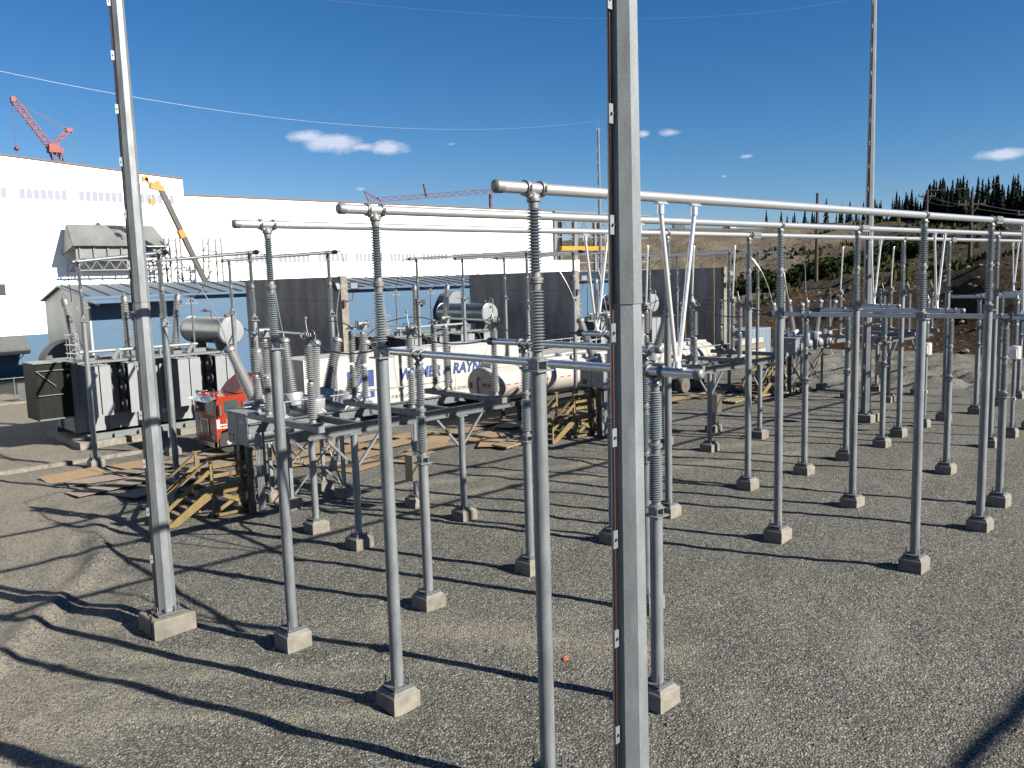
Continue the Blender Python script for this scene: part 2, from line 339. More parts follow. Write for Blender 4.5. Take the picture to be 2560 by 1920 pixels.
def dup(root, loc, rz=0, label=None, group=None):
    def cp(o, par):
        c = o.copy(); C.objects.link(c)
        if par is not None: c.parent = par
        for ch in KIDS.get(o.name, []): cp(ch, c)
        return c
    KIDS = {}
    for o in bpy.data.objects:
        if o.parent is not None: KIDS.setdefault(o.parent.name, []).append(o)
    c = cp(root, None); c.location = loc; c.rotation_euler = (0,0,rz)
    if label: c['label'] = label
    if group: c['group'] = group
    return c
def sag(a, b, drop, n=14):
    a, b = Vector(a), Vector(b)
    return [a.lerp(b, t/n) - Vector((0,0,drop*4*(t/n)*(1-t/n))) for t in range(n+1)]
def bez(p, n=16):
    p = [Vector(q) for q in p]
    return [p[0]*(1-t)**3 + 3*p[1]*t*(1-t)**2 + 3*p[2]*t*t*(1-t) + p[3]*t**3 for t in [i/n for i in range(n+1)]]
def shed_profile(h, n, rc, rs, z0=0.0, rc2=None, rs2=None):
    rc2 = rc2 or rc; rs2 = rs2 or rs; pr = [(rc, z0)]; p = h/n
    for i in range(n):
        t = i/n; c = rc*(1-t)+rc2*t; w = rs*(1-t)+rs2*t; z = z0+i*p
        pr += [(c, z+.18*p), (w, z+.42*p), (w, z+.52*p), (c, z+.88*p)]
    pr.append((rc2, z0+h)); return pr
def text_mesh(txt, size, mname, name, shear=0, bold=0.0, align='LEFT'):
    cu = bpy.data.curves.new(name, 'FONT'); cu.body = txt; cu.size = size; cu.shear = shear; cu.offset = bold; cu.extrude = .004; cu.align_x = align; cu.resolution_u = 3
    o = bpy.data.objects.new(name, cu); C.objects.link(o)
    dg = bpy.context.evaluated_depsgraph_get(); me = bpy.data.meshes.new_from_object(o.evaluated_get(dg))
    bpy.data.objects.remove(o); me.materials.clear(); me.materials.append(MATS[mname])
    n = bpy.data.objects.new(name, me); C.objects.link(n); return n

# ------------------------------------------------------------------ ground and terrain
def vnoise(x, y, seed, scale):
    r = np.random.default_rng(seed); G = r.random((128, 128)); X = x*scale+37.3; Y = y*scale+11.9
    xi = np.floor(X).astype(int); yi = np.floor(Y).astype(int); fx = X-xi; fy = Y-yi; fx = fx*fx*(3-2*fx); fy = fy*fy*(3-2*fy)
    g = lambda i, j: G[i % 128, j % 128]
    return (g(xi,yi)*(1-fx)+g(xi+1,yi)*fx)*(1-fy)+(g(xi,yi+1)*(1-fx)+g(xi+1,yi+1)*fx)*fy - .5
def grid_obj(name, xs, ys, hf, m):
    X, Y = np.meshgrid(xs, ys); Z = hf(X, Y); nx, ny = len(xs), len(ys)
    v = np.stack([X.ravel(), Y.ravel(), Z.ravel()], 1)
    i = np.arange(nx*ny).reshape(ny, nx); f = np.stack([i[:-1,:-1], i[:-1,1:], i[1:,1:], i[1:,:-1]], -1).reshape(-1, 4)
    me = bpy.data.meshes.new(name); me.vertices.add(len(v)); me.vertices.foreach_set('co', v.ravel()); me.loops.add(f.size); me.loops.foreach_set('vertex_index', f.ravel().astype(np.int32))
    me.polygons.add(len(f)); me.polygons.foreach_set('loop_start', np.arange(0, f.size, 4, dtype=np.int32)); me.polygons.foreach_set('use_smooth', np.ones(len(f), bool))
    me.update(calc_edges=True); me.materials.append(MATS[m]); o = bpy.data.objects.new(name, me); C.objects.link(o); return o
def sst(a, b, x): t = np.clip((x-a)/(b-a), 0, 1); return t*t*(3-2*t)
def ridge(X, Y, p, q, w, h):                    # windrow of graded gravel along a segment
    p, q = np.array(p), np.array(q); d = q-p; L = np.hypot(*d); d = d/L
    t = (X-p[0])*d[0]+(Y-p[1])*d[1]; n = -(X-p[0])*d[1]+(Y-p[1])*d[0]
    return h*np.exp(-(n/w)**2)*sst(-.8, .4, t)*sst(-.8, .4, L-t)
def ground_h(X, Y):
    near = 1-sst(45, 62, X)
    h = .06*vnoise(X, Y, 1, .9)+.06*vnoise(X, Y, 2, .35)+.042*vnoise(X, Y, 3, 1.9)+.022*vnoise(X, Y, 4, 3.1)
    h += ridge(X, Y, (-5.4, 11.5), (-1.0, 17.6), .33, .17) + ridge(X, Y, (-1.2, 17.2), (.4, 22.4), .36, .16) + ridge(X, Y, (-3.6, 14.4), (-.9, 21.2), .3, .07)
    h += ridge(X, Y, (-2.6, 12.6), (-.6, 14.2), .5, .09)
    h += ridge(X, Y, (-6.2, 8.8), (-.9, 3.6), .22, -.05)+ridge(X, Y, (-6.0, 9.5), (-.4, 4.1), .25, .05)+ridge(X, Y, (-4.6, 9.3), (1.4, 6.4), .3, .05)+ridge(X, Y, (-3.6, 9.9), (2.4, 7.2), .25, -.03)
    tr = sst(47, 52, X)*(1-sst(68, 71, X))*sst(2, 6, Y)*(1-sst(33, 38, Y))          # churned ground at the yard's far edge
    h += tr*(.7*vnoise(X, Y, 5, .33)+.6*vnoise(X+.6*Y, Y*1.6, 6, .55)+.35*vnoise(X, Y, 8, 1.1))
    return h
xs = np.unique(np.concatenate([np.linspace(-900, -14, 14), np.arange(-14, 16, .18), np.arange(16, 75, .5), np.linspace(75, 900, 14)]))
ys = np.unique(np.concatenate([np.linspace(-900, -8, 14), np.arange(-8, 28, .18), np.arange(28, 50, .6), np.linspace(50, 900, 16)]))
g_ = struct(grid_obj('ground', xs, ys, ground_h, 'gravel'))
def track(X, Y):                                   # wheel tracks that have worn through to the sandy base
    t = 0*X
    for p, q, w in (((-6.6, 10.2), (-.2, 3.7), .22), ((-5.0, 10.6), (2.0, 4.4), .22), ((2.0, 7.6), (5.6, 1.2), .7), ((-4.6, 12.4), (-1.2, 8.2), .35), ((8.5, 16.8), (26, 9.5), .5), ((10, 18.5), (30, 10.8), .4)):
        t = np.maximum(t, ridge(X, Y, p, q, w, 1.0))
    return t
a_ = g_.data.attributes.new('track', 'FLOAT', 'POINT'); X_, Y_ = np.meshgrid(xs, ys); a_.data.foreach_set('value', track(X_, Y_).ravel().astype(np.float32))
def hill_h(X, Y):
    hr = np.clip(3.7+(51-Y)*.156, .8, 9.5)
    hr = np.where(Y > 60, np.clip(2.3+(Y-60)*.02, 0, 4), hr)
    foot = 72+np.clip(Y-45, 0, 200)*.28+3.5*vnoise(X, Y, 31, .12)+2.0*vnoise(X, Y, 32, .4)
    a = sst(0, 1, np.clip((X-foot)/18.0, 0, 1))*hr*1.0
    top = np.interp(Y, [-60, 20, 44, 58, 68, 98, 110, 128, 146, 165, 300], [17, 16.5, 16.2, 16.6, 17.8, 17.8, 18.2, 19.4, 20.0, 18.2, 17.0])
    mid = np.clip((X-foot-22)/(176-foot-22), 0, 1); mid = mid**.85
    h = a + (top-hr)*mid*(X > foot+22)
    amp = np.clip((X-foot)/20, 0, 1)*np.where(mid < .97, 1, .25)
    h = h + amp*(1.6*vnoise(X, Y, 21, .11)+1.0*vnoise(X, Y, 22, .27)+.7*vnoise(X, Y, 23, .6))
    return np.where(X < foot, -.6, h)
struct(grid_obj('hillside', np.concatenate([np.arange(66, 190, 1.3), np.linspace(191, 420, 30)]), np.arange(-70, 330, 1.6), hill_h, 'hillside'))

# ------------------------------------------------------------------ insulators and bus posts
def insulator(parent, name, h, n, rc, rs, z0, m='porcelain', x=0, y=0, sides=18, d=(0,0,1), rc2=None, rs2=None):
    return MB().lathe(shed_profile(h, n, rc, rs, 0, rc2, rs2), (x, y, z0), d, sides).build(name, m, parent)
def footing(parent, w=.6, h=.4, plate=.42, z0=-.3, hgt=None):
    a = w/2; c = .05
    f = MB()
    pr = [(a, z0), (a, h-.085), (a-.02, h-.065)]
    s2 = math.sqrt(2)
    f.lathe([(r*s2, z) for r, z in pr], n=4, ph=math.pi/4, smooth=False); o = f.build('footing', 'concrete', parent)
    MB().lathe([((a-.025)*s2, h-.0649), ((plate/2+.02)*s2, h)], n=4, ph=math.pi/4, smooth=False).build('grout_pad', 'grout', o)
    p = MB(); p.bx(-plate/2, plate/2, -plate/2, plate/2, h+.022, h+.05)
    p.build('base_plate', 'galv_dark', parent)
    for sx in (-1, 1):
        for sy in (-1, 1):
            b = MB(); q = plate/2-.05; b.tube((sx*q, sy*q, h-.02), (sx*q, sy*q, h+.23), .015, n=6); b.lathe([(.026, 0), (.026, .03)], (sx*q, sy*q, h+.051), n=6, smooth=False); b.build('anchor_bolt', 'galv_dark', parent)
def cap_plate(parent, z, w=.34):
    m = MB().bx(-w/2, w/2, -w/2, w/2, z-.035, z-.01); m.bx(-.1, -.085, -.1, .1, z-.009, z+.11); m.bx(.085, .1, -.1, .1, z-.009, z+.11); m.bx(-.12, .12, -.12, .12, z+.112, z+.13)
    m.build('cap_plate', 'galv', parent)
def clamp_y(parent, z_top, z_tube, r, along, rings=2, m='cast_alu', gap=.15):
    """Yoke from the insulator head to one or two ring bands round the tube (tube runs along x or y)."""
    c = MB(); c.lathe([(.085, 0), (.075, .05), (.05, .07)], (0, 0, z_top), n=12)
    offs = (-gap, gap) if rings == 2 else (0,)
    for o in offs:
        base = (o*.9, 0, z_tube-r-.01) if along == 'x' else (0, o*.9, z_tube-r-.01)
        c.tube((0, 0, z_top+.03), base, .045, .04, 8)
        d = (1, 0, 0) if along == 'x' else (0, 1, 0)
        ctr = Vector((o, 0, z_tube)) if along == 'x' else Vector((0, o, z_tube))
        c.lathe([(r+.002, -.035), (r+.03, -.035), (r+.034, 0), (r+.03, .035), (r+.002, .035)], ctr, d, 18, caps=False)
        for e in (-1, 1):
            bp = ctr + (Vector((0, e*(r+.035), 0)) if along == 'x' else Vector((e*(r+.035), 0, 0)))
            c.lathe([(.022, -.035), (.022, .035)], bp, (0, 0, 1), 6, smooth=False)
    c.build('tube_clamp', m, parent)
def splice_box(parent, z, r):
    m = MB().bx(.12, .62, -r-.03, r+.03, z-r-.02, z+r+.02); m.bx(.11, .63, -r-.06, -r-.032, z-.03, z+.03); m.bx(.11, .63, r+.032, r+.06, z-.03, z+.03); m.build('splice_box', 'galv', parent)
ZU, ZL, RU = 9.3, 6.3, .085
def post_stack(name, label, group, plate_z, top_z, tube_z, along, rs, n1, rings=2, splice=False, pipe_r=.119, sides=20, cat='bus post', fw_=.6, loc=(0,0,0), m2='porcelain'):
    t = thing(name, label, cat, loc, 0, group)
    footing(t, fw_)
    MB().tube((0,0,.45), (0,0,plate_z-.036), pipe_r, n=22).build('pipe_column', 'galv', t)
    cap_plate(t, plate_z)
    H = top_z-plate_z-.13; hh = H/2
    zb = plate_z+.131; rc = rs*.56
    for k in range(2):
        z0 = zb+k*hh
        i = insulator(t, 'insulator', hh-.26, n1, rc, rs, z0+.12, 'porcelain' if k == 0 else m2, sides=sides, rc2=rc*.9, rs2=rs*.93)
        MB().lathe([(rs*.98, 0), (rs*.98, .03), (rc*1.25, .045), (rc*1.2, .119)], (0,0,z0), n=16).build('metal_flange', 'cast_alu', i)
        MB().lathe([(rc*1.15, 0), (rc*1.2, .08), (rs*.9, .10), (rs*.9, .139)], (0,0,z0+hh-.14), n=16).build('metal_flange', 'cast_alu', i)
    clamp_y(t, top_z, tube_z, RU, along, rings)
    if splice: splice_box(t, tube_z, RU)
    return t
OFF = [0, 18.65, 37.3]
PH = [3.47, 6.99, 10.5]
BAY = ['truck bay', 'middle bay', 'hillside bay']
ORD = ['first', 'second', 'third']
ROW = {0: 'closest', 4: 'middle', 8: 'farthest'}
COLS = [(0, 'under the capped end'), (13.93, 'at the first plain clamp'), (18.79, 'at the first splice box'), (32.05, 'at the second plain clamp'), (37.6, 'at the second splice box')]
pa = post_stack('bus_post', 'p', 'tall posts carrying the high bus tubes', 6.7, 9.16, ZU, 'x', .118, 20, 2, m2='porcelain_dark')
pb = post_stack('bus_post', 'p', 'tall posts carrying the high bus tubes', 6.7, 9.16, ZU, 'x', .118, 20, 1)
pc = post_stack('bus_post', 'p', 'tall posts carrying the high bus tubes', 6.7, 9.16, ZU, 'x', .118, 20, 1, True)
used = set()
def place(src, loc, label, group=None, rz=0):
    if src.name in used: return dup(src, loc, rz, label, group)
    used.add(src.name); src.location = loc; src.rotation_euler = (0,0,rz); src['label'] = label
    if group: src['group'] = group
    return src
for y, rn in ROW.items():
    for k, (x, txt) in enumerate(COLS):
        if x > 36 and y < 4 or (x > 30 and y == 0): continue
        place((pa, pb, pc, pb, pc)[k], (x, y, 0), f'tall bus post {txt} of the {rn} high tube')
lp = post_stack('bus_post', 'p', 'shorter posts carrying the low bus tubes', 3.67, 6.08, ZL, 'y', .132, 21, 2)
for b in range(3):
    for i in range(3):
        x = PH[i]+OFF[b]
        for nm, y in (('switch', 7.53), ('outer', (.52, 3.5, 7.53)[i])):
            if (i == 2 and nm == 'switch') or (b == 2 and nm == 'outer' and i < 2): continue
            place(lp, (x, y, 0), f'short bus post under the {nm} end of the {ORD[i]} low tube, {BAY[b]}')
bp_ = post_stack('bus_post', 'p', 'slim tall posts carrying the tubes to the transformers', 6.67, 9.14, ZU, 'y', .115, 22, 1, pipe_r=.11, sides=14)
for b in range(3):
    for i in range(3):
        x = PH[i]+OFF[b]
        for nm, y in (('transformer', 32.2), ('breaker', 22.9)):
            place(bp_, (x, y, 0), f'slim tall post under the {nm} end of the {ORD[i]} cross tube, {BAY[b]}')

# ------------------------------------------------------------------ bus tubes, droppers
def tube_obj(name, label, a, b, r, group, caps=(True, True), m='bus_alu', fitting=()):
    o = MB().tube(a, b, r, n=24).build(name, m); tag(o, label, 'bus tube', group)
    d = (Vector(b)-Vector(a)).normalized()
    for k, p in enumerate((a, b)):
        if caps[k]:
            s_ = -1 if k == 0 else 1
            MB().lathe([(r+.009, -.10), (r+.011, .01), (r*.93, .035), (r*.55, .05)], Vector(p), d*s_, 24).build('end_cap', 'cast_alu', o)
    for k in fitting:
        p = Vector((a, b)[k]); s_ = -1 if k == 0 else 1
        MB().lathe([(r+.016, -.16), (r+.02, .02), (r*.6, .12), (r*.35, .2), (.03, .34)], p, d*s_, 14).build('cable_connector', 'dark_metal', o)
    return o
for y, rn in ROW.items():
    tube_obj('bus_tube', f'long high aluminium bus tube, {rn} of the three parallel ones', (-.72, y, ZU), (64, y, ZU), RU, 'high parallel bus tubes', (True, True))
tube_obj('bus_tube', 'high bus tube behind the camera that throws a shadow across the gravel', (-12, -19.2, ZU), (40, -19.2, ZU), RU+.02, 'high parallel bus tubes')
for x in (2.5, 24.5): dup(pb, (x, -19.2, 0), 0, f'tall bus post under the shadow-throwing tube behind the camera, {"near" if x < 9 else "far"} one')
ENDS = [(-.45, 9.1), (3.05, 8.9), (6.9, 8.75)]
for b in range(3):
    for i in range(3):
        x = PH[i]+OFF[b]; y0, y1 = ENDS[i]
        tube_obj('bus_tube', f'low bus tube under the {ROW[4*i]} high tube, {ORD[i]} of the {BAY[b]}', (x, y0, ZL), (x, y1, ZL), RU, 'low cross bus tubes', (True, False), fitting=(1,))
        yr = 4*i; yb = yr+.16
        v = thing('dropper', f'V shaped polished dropper from the {ROW[yr]} high tube down to the low tube, {BAY[b]}', 'bus dropper', (x, yr, 0), 0, 'V shaped droppers between high and low tubes')
        for e in (-1, 1):
            MB().tube((e*.48, 0, ZU-RU-.16), (e*.05, .03, ZL+RU+.12), .04, n=14).build('leg', 'polished_alu', v)
            k = MB().bx(e*.48-.13, e*.48+.13, -.055, .055, ZU-RU-.022, ZU-RU-.004); k.lathe([(.058, -.17), (.058, -.02)], (e*.48, 0, ZU-RU-.02), n=12); k.build('tube_pad', 'polished_alu', v)
        xb = 0
        k = MB().lathe([(.075, 0), (.06, .08), (.05, .2)], (xb, .03, ZL+RU+.002), n=12); k.bx(xb-.06, xb+.06, -.13, .19, ZL+RU-.004, ZL+RU+.01); k.build('foot_clamp', 'polished_alu', v)
for b in range(3):
    for i in range(3):
        x = PH[i]+OFF[b]
        tube_obj('bus_tube', f'cross bus tube toward the transformer, {ORD[i]} of the {BAY[b]}', (x, 22.3, ZU), (x, 32.9, ZU), RU-.008, 'cross bus tubes toward the transformers', (False, False), fitting=(0, 1))

# ------------------------------------------------------------------ lightning masts
def mast(label, x, y, H=22.3, r0=.21, r1=.075, foot=.98):
    t = thing('lightning_mast', label, 'lightning mast', (x, y, 0), 0, 'galvanized octagonal masts')
    s2 = math.sqrt(2)
    MB().lathe([(foot/2*s2, -.3), (foot/2*s2, .40), (foot/2*s2-.04, .43)], n=4, ph=math.pi/4, smooth=False).build('footing', 'concrete', t)
    MB().bx(-.31, .31, -.31, .31, .455, .49).bx(-.27, .27, -.27, .27, .431, .454).build('base_plate', 'galv_dark', t)
    for a in range(8):
        bb = MB(); c, s_ = math.cos(a*math.pi/4+.39), math.sin(a*math.pi/4+.39); bb.tube((c*.27, s_*.27, .41), (c*.27, s_*.27, .62), .016, n=6); bb.lathe([(.03, 0), (.03, .035)], (c*.27, s_*.27, .491), n=6, smooth=False); bb.build('anchor_bolt', 'galv_dark', t)
    R_ = lambda z: (r0+(r1-r0)*(z/H))/math.cos(math.pi/8)
    j = 7.75
    MB().lathe([(R_(.49), .491), (R_(j), j)], n=8, ph=math.pi/8, smooth=False).build('shaft', 'galv', t)
    MB().lathe([(R_(j)+.012, j-.02), (R_(H), H), (.01, H+.05)], n=8, ph=math.pi/8, smooth=False).build('shaft', 'galv', t)
    MB().path([(-R_(z)*math.cos(math.pi/8)-.03, .02, z) for z in (.52, 3, 7, 12, 17, H-.2)], .016, 8).build('ground_cable', 'copper', t)
    MB().path([(-R_(.5)-.02, .02, .6), (-.36, -.05, .50), (-.40, -.12, .45), (-.47, -.3, .445), (-.505, -.34, .3), (-.505, -.34, .02)], .012, 6).build('ground_lead', 'copper', t)
    z = 1.78
    while z < H-1:
        r = R_(z)*math.cos(math.pi/8)
        m = MB().box((-r-.055, -.012, z), (.075, .012, .2)); m.bx(-r-.03, -r+.002, -.006, .05, z-.03, z+.03)
        cl = m.build('cable_clip', 'galv', t); MB().tube((-r-.055, -.04, z), (-r-.055, -.012, z), .016, n=6).build('bolt', 'bolt', cl)
        z += 1.13
    MB().tube((0, 0, H), (0, 0, H+1.0), .02, .008, 6).bx(-.3, .3, -.03, .03, H-.12, H-.06).build('air_terminal', 'galv', t)
    return t
mast('tall octagonal lightning mast rising through the picture in front of the bus posts', -1.63, -3.0)
mast('tall octagonal lightning mast on its concrete block beside the wooden stair', -1.61, 11.05)
mast('tall octagonal lightning mast standing among the far bus posts', 34.93, 10.94, 23.5, .24, .1, 1.05)
mast('slender distant lightning mast standing behind the steel frame', 55.2, 46.6, 21.9, .2, .09)

# ------------------------------------------------------------------ disconnect switches and their stands
def switch_stand(label, ox):
    t = thing('switch_stand', label, 'switch stand', (ox, 0, 0), 0, 'steel stands under the disconnect switches')
    for x, y in ((4.98, 12.92), (9.1, 12.85), (4.98, 15.45), (9.05, 15.42)):
        l = bpy.data.objects.new('leg', None); 
        m = MB().tube((x, y, .45), (x, y, 3.52), .11, n=18); m.bx(x-.2, x+.2, y-.13, y+.13, 3.521, 3.55); bpy.data.objects.remove(l)
        m.build('leg', 'galv', t)
        a = .31; s2 = math.sqrt(2)
        MB().lathe([(a*s2, -.3), (a*s2, .325), ((a-.1)*s2, .40)], (x, y, 0), n=4, ph=math.pi/4, smooth=False).build('footing', 'concrete', t)
        p = MB().bx(x-.2, x+.2, y-.2, y+.2, .42, .449)
        for sx in (-1, 1):
            for sy in (-1, 1): p.tube((x+sx*.16, y+sy*.16, .38), (x+sx*.16, y+sy*.16, .56), .013, n=6)
        p.build('base_plate', 'galv_dark', t)
        MB().path([(x+.32, y-.2, .0), (x+.32, y-.2, .42), (x+.22, y-.2, .46)], .018, 6).build('ground_lead', 'galv', t)
    for y in (12.9, 15.43):
        MB().ibeam((2.85, y, 3.70), (11.4, y, 3.70), .2, .29).build('long_beam', 'galv_dark', t)
    for x in (5.3, 8.8): MB().bar((x, 13.02, 3.72), (x, 15.31, 3.72), .15, .2).build('cross_beam', 'galv_dark', t)
    for x, s_ in ((9.1, -1), (9.1, 1), (4.98, 1), (4.98, -1)):
        MB().bar((x+s_*.09, 12.9, 2.55), (x+s_*1.0, 12.9, 3.55), .07, .07).build('knee_brace', 'galv', t)
    ob = MB().bx(8.5, 8.92, 14.86, 15.29, 1.1, 2.0).build('operating_box', 'stainless', t)
    MB().bx(8.48, 8.499, 14.9, 15.25, 1.14, 1.96).build('box_door', 'stainless', ob)
    MB().tube((8.75, 15.15, 2.001), (8.75, 15.15, 3.9), .025, n=8).lathe([(.05, 0), (.05, .12)], (8.75, 15.15, 2.3), n=10).build('operating_pipe', 'galv', t)
    MB().path([(8.8, 15.1, 1.15), (8.85, 15.0, .6), (8.75, 14.8, 0)], .022, 6).path([(8.92, 15.15, 1.15), (8.95, 15.1, .7), (8.95, 15.1, 0)], .022, 6).build('conduit', 'dark_metal', t)
    MB().tube((2.9, 15.75, 4.32), (11.2, 15.75, 4.32), .025, n=8).build('gang_rod', 'galv', t)
    return t
def disconnect(label, x, y, opened):
    t = thing('disconnect_switch', label, 'disconnect switch', (x, y, 0), 0, 'vertical break disconnect switches')
    MB().bx(-.11, .11, 12.2-14, 16.5-14, 3.85, 4.03).build('base_channel', 'galv', t)
    for yy in (12.65, 15.25, 15.95):
        y_ = yy-14
        MB().bx(-.17, .17, y_-.17, y_+.17, 4.031, 4.08).lathe([(.13, 0), (.1, .06), (.085, .1)], (0, y_, 4.081), n=14).build('insulator_base', 'galv_dark', t)
        for k in range(2):
            i = insulator(t, 'insulator', .98, 17, .075, .14, 4.2+k*1.14, 'bushing_grey', 0, y_, 16)
            MB().lathe([(.075, -.025), (.095, 0), (.095, .05), (.075, .075)], (0, y_, 4.2+k*1.14+.985), n=14).build('metal_flange', 'cast_alu', i)
        hd = MB().bx(-.12, .12, y_-.14, y_+.14, 6.46, 6.5)
        if yy < 13: 
            hd.bx(-.05, -.02, y_-.1, y_+.1, 6.501, 6.66); hd.bx(.02, .05, y_-.1, y_+.1, 6.501, 6.66)
            for e in (-1, 1): hd.path([(e*.13, y_+.16*math.cos(a), 6.60+.13*math.sin(a)) for a in [k*math.pi/6 for k in range(13)]], .015, 6)
            hd.path([(0, y_, 6.65), (0, y_+.06, 6.9), (.04, y_+.14, 7.05)], .014, 5); hd.lathe([(.01, -.05), (.05, -.02), (.05, .02), (.01, .05)], (.04, y_+.14, 7.07), n=10)
            hd.build('jaw_contact', 'cast_alu', t)
        elif yy < 15.5:
            hd.bx(-.1, .1, y_-.15, y_+.1, 6.501, 6.62); hd.lathe([(.08, -.16), (.08, .16)], (0, y_, 6.66), (1,0,0), 12)
            for e in (-1, 1): hd.path([(e*.19, y_+.12*math.cos(a), 6.64+.12*math.sin(a)) for a in [k*math.pi/6 for k in range(13)]], .014, 6)
            hd.build('hinge_head', 'cast_alu', t)
        else:
            hd.lathe([(.09, 0), (.09, .1)], (0, y_, 6.5), n=12); hd.bx(-.05, .05, 15.25-14+.05, y_, 6.52, 6.56); hd.build('rotating_head', 'cast_alu', t)
    if opened: MB().tube((0, 15.25-14, 6.66), (0, 15.25-14-.12, 9.15), .036, n=12).lathe([(.05, 0), (.05, .16), (.02, .2)], (0, 15.25-14-.115, 9.1), n=10).build('blade', 'polished_alu', t)
    else: MB().tube((0, 15.25-14, 6.66), (0, 12.6-14, 6.62), .036, n=12).build('blade', 'polished_alu', t)
    return t
for b in range(3):
    switch_stand(f'steel stand on four pipe legs under the disconnect switches of the {BAY[b]}', OFF[b])
    for i in range(3):
        disconnect(f'disconnect switch with {"raised open" if b else "closed"} blade, {ORD[i]} phase of the {BAY[b]}', PH[i]+OFF[b], 14, b > 0)

# ------------------------------------------------------------------ dead tank circuit breakers
PX = [-1.38, 0, 1.38]
def breaker(label, ox):
    t = thing('circuit_breaker', label, 'circuit breaker', (6.99+ox, 19.45, 0), 0, 'dead tank circuit breakers')
    for x in (-1.08, 1.12):
        for y in (-.74, .74):
            MB().bar((x, y, .4), (x, y, 2.72), .12, .12).build('leg', 'galv', t)
            MB().bx(x-.27, x+.27, y-.27, y+.27, -.3, .36).bx(x-.15, x+.15, y-.15, y+.15, .361, .4).build('footing', 'concrete', t)
    br = MB()
    for y in (-.74, .74):
        br.bar((-1.0, y-.065, .5), (1.04, y-.065, 2.6), .05, .05); br.bar((-1.0, y+.065, 2.6), (1.04, y+.065, .5), .05, .05)
    for x in (-1.08, 1.12):
        br.bar((x-.065, -.68, .5), (x-.065, .68, 2.6), .05, .05); br.bar((x+.065, .68, .5), (x+.065, -.68, 2.6), .05, .05)
    br.build('cross_bracing', 'galv', t)
    MB().bx(-1.9, 1.9, -.86, -.68, 2.721, 2.9).bx(-1.9, 1.9, .68, .86, 2.721, 2.9).bx(-1.9, -1.75, -.679, .679, 2.73, 2.89).bx(1.75, 1.9, -.679, .679, 2.73, 2.89).build('frame', 'galv', t)
    for i, x in enumerate(PX):
        tk = MB().lathe([(.05, -1.32), (.24, -1.28), (.30, -1.18), (.30, 1.18), (.24, 1.28), (.05, 1.32)], (x, 0, 3.22), (0,1,0), 22); k = tk.build('tank', 'cab_grey', t)
        MB().lathe([(.345, -1.14), (.345, -1.08)], (x, 0, 3.22), (0,1,0), 22).lathe([(.345, 1.08), (.345, 1.14)], (x, 0, 3.22), (0,1,0), 22).bx(x-.2, x+.2, -.8, -.7, 2.901, 3.0).bx(x-.2, x+.2, .7, .8, 2.901, 3.0).build('tank_flange', 'polished_alu', k)
        for s_ in (-1, 1):
            base = Vector((x, s_*.72, 3.42)); lean = Vector(((i-1)*.36, s_*(.16 if i == 1 else .12), 1)).normalized()
            ct = MB().lathe([(.30, .05), (.41, .06), (.42, .10), (.42, .50), (.40, .54), (.2, .56)], base, lean, 26).build('current_transformer', 'ct_alu', t)
            bu = MB().lathe(shed_profile(1.85, 25, .165, .24, 0, .13, .195), base+lean*.57, lean, 20).build('bushing', 'bushing_grey', t)
            tp = base+lean*2.42
            MB().lathe([(.12, 0), (.205, .04), (.215, .13), (.16, .21), (.05, .24)], tp, lean, 18).lathe([(.035, .22), (.035, .4)], tp, lean, 8).build('terminal_cap', 'cast_alu', bu)
    cb = MB().bx(-2.62, -2.08, -.85, .72, 2.5, 3.62).build('control_cabinet', 'cab_grey', t)
    MB().prism([(-2.70, 3.62), (-2.02, 3.62), (-2.02, 3.66), (-2.36, 3.70), (-2.70, 3.66)], 'y', -.93, .80).build('cabinet_roof', 'cab_grey', cb)
    for y0, y1 in ((-.83, -.09), (-.05, .70)):
        d = MB().bx(-2.645, -2.621, y0, y1, 2.53, 3.59).build('cabinet_door', 'cab_grey', cb)
    MB().bx(-2.66, -2.646, .25, .55, 2.63, 2.87).build('cabinet_window', 'glass_dark', cb)
    MB().bx(-2.66, -2.646, -.62, -.3, 3.28, 3.36).build('cabinet_sign', 'sign_white', cb); MB().bx(-2.66, -2.646, -.2, -.12, 2.8, 2.95).build('cabinet_sign', 'sign_white', cb)
    MB().bx(-2.1, -1.55, -.95, -.3, 2.55, 3.3).build('side_box', 'cab_grey', t)
    MB().bx(-2.5, -2.3, -.42, -.22, -.1, 2.499).bx(-2.5, -2.3, .15, .35, -.1, 2.499).build('cabinet_support', 'dark_metal', t)
    c = MB()
    for k in range(5): c.tube((-2.22+k*.055, -.5, -.1), (-2.22+k*.055, -.5, 2.499), .022, n=8)
    c.build('conduit', 'galv', t)
    return t
for b in range(3): breaker(f'dead tank circuit breaker with six fanned bushings, {BAY[b]}', OFF[b])

